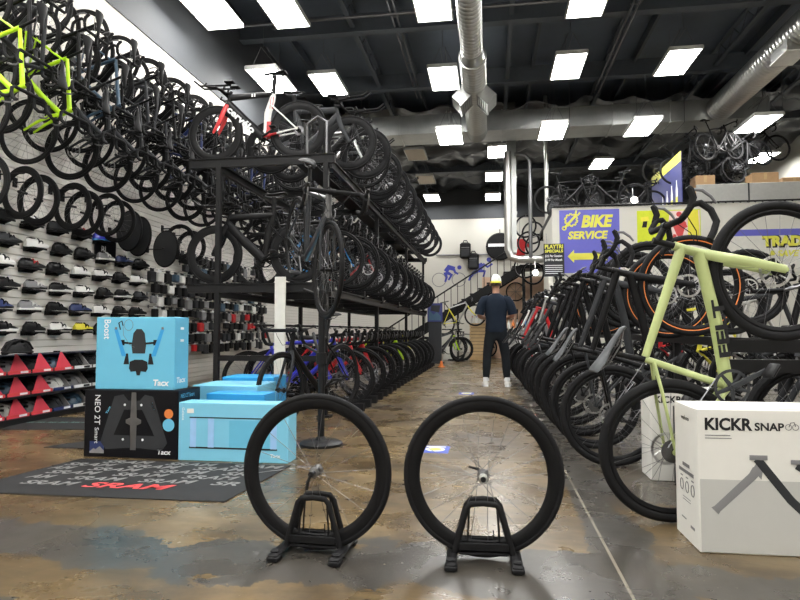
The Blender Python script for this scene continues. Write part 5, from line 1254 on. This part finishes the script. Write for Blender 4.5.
for i in range(8):
    t_=PI/2*i/7
    for k in range(20):
        a=2*PI*k/20; r=math.sin(t_)**.7 if i else 0; vs.append((.094*r*math.cos(a),.012+.114*r*math.sin(a),1.735+.125*math.cos(t_)**.9))
for i in range(7):
    for k in range(20):
        fs.append((i*20+k,(i+1)*20+k,(i+1)*20+(k+1)%20,i*20+(k+1)%20))
b.add(vs,fs); cap=b.build('cap',['inkw'],PP,ang=80)
b=MB(); n_=11; vs=[]
for k in range(n_):
    a=PI*1.12+PI*.76*k/(n_-1); vs+= [(.095*math.cos(a),.012+.115*math.sin(a),1.742),(.088*math.cos(a)*1.02,.012+.150*math.sin(a),1.722),(.085*math.cos(a),.012+.155*math.sin(a),1.708),(.094*math.cos(a),.012+.117*math.sin(a),1.715)]
b.add(vs,[(k*4+q,k*4+(q+1)%4,k*4+4+(q+1)%4,k*4+4+q) for k in range(n_-1) for q in range(4)]); b.build('cap_brim',['yellow'],cap)
b=MB(); vs=[]
for i in range(5):
    for k in range(7):
        t_=PI/2*(.25+.75*i/4); a=PI*.78+PI*.42*k/6; r=math.sin(t_)**.7; vs.append((.0955*r*math.cos(a),.012+.1155*r*math.sin(a),1.736+.126*max(0,math.cos(t_))**.9))
b.add(vs,[(i*7+k,i*7+k+1,i*7+8+k,i*7+7+k) for i in range(4) for k in range(6)]); b.build('cap_panel',['ink'],cap,recalc=False)
b=MB(); b.rbox((.10,10.13+.335,1.175),(.072,.012,.15),.004); t=b.build('mobile_phone',['ink']); tag(t,'black mobile phone held in front of the person in the aisle','phone')
# ------------------------------------------------------------------ world, camera, colour management
w=bpy.data.worlds.new('shop_air'); SC.world=w; w.use_nodes=True
w.node_tree.nodes['Background'].inputs['Color'].default_value=(.8,.85,.9,1); w.node_tree.nodes['Background'].inputs['Strength'].default_value=.05
cd=bpy.data.cameras.new('camera'); cam=bpy.data.objects.new('camera',cd); COL.objects.link(cam); SC.camera=cam
cd.sensor_width=36; cd.lens=27.0; cd.clip_start=.05; cd.clip_end=100
pit=math.atan(30/600); yaw=math.atan(90/600*math.cos(pit))
cam.location=(0,0,.93); cam.rotation_euler=(PI/2+pit,0,yaw)
SC.view_settings.view_transform='Standard'; SC.view_settings.look='None'; SC.view_settings.gamma=1; SC.view_settings.use_curve_mapping=False
SC.view_settings.exposure=0.2
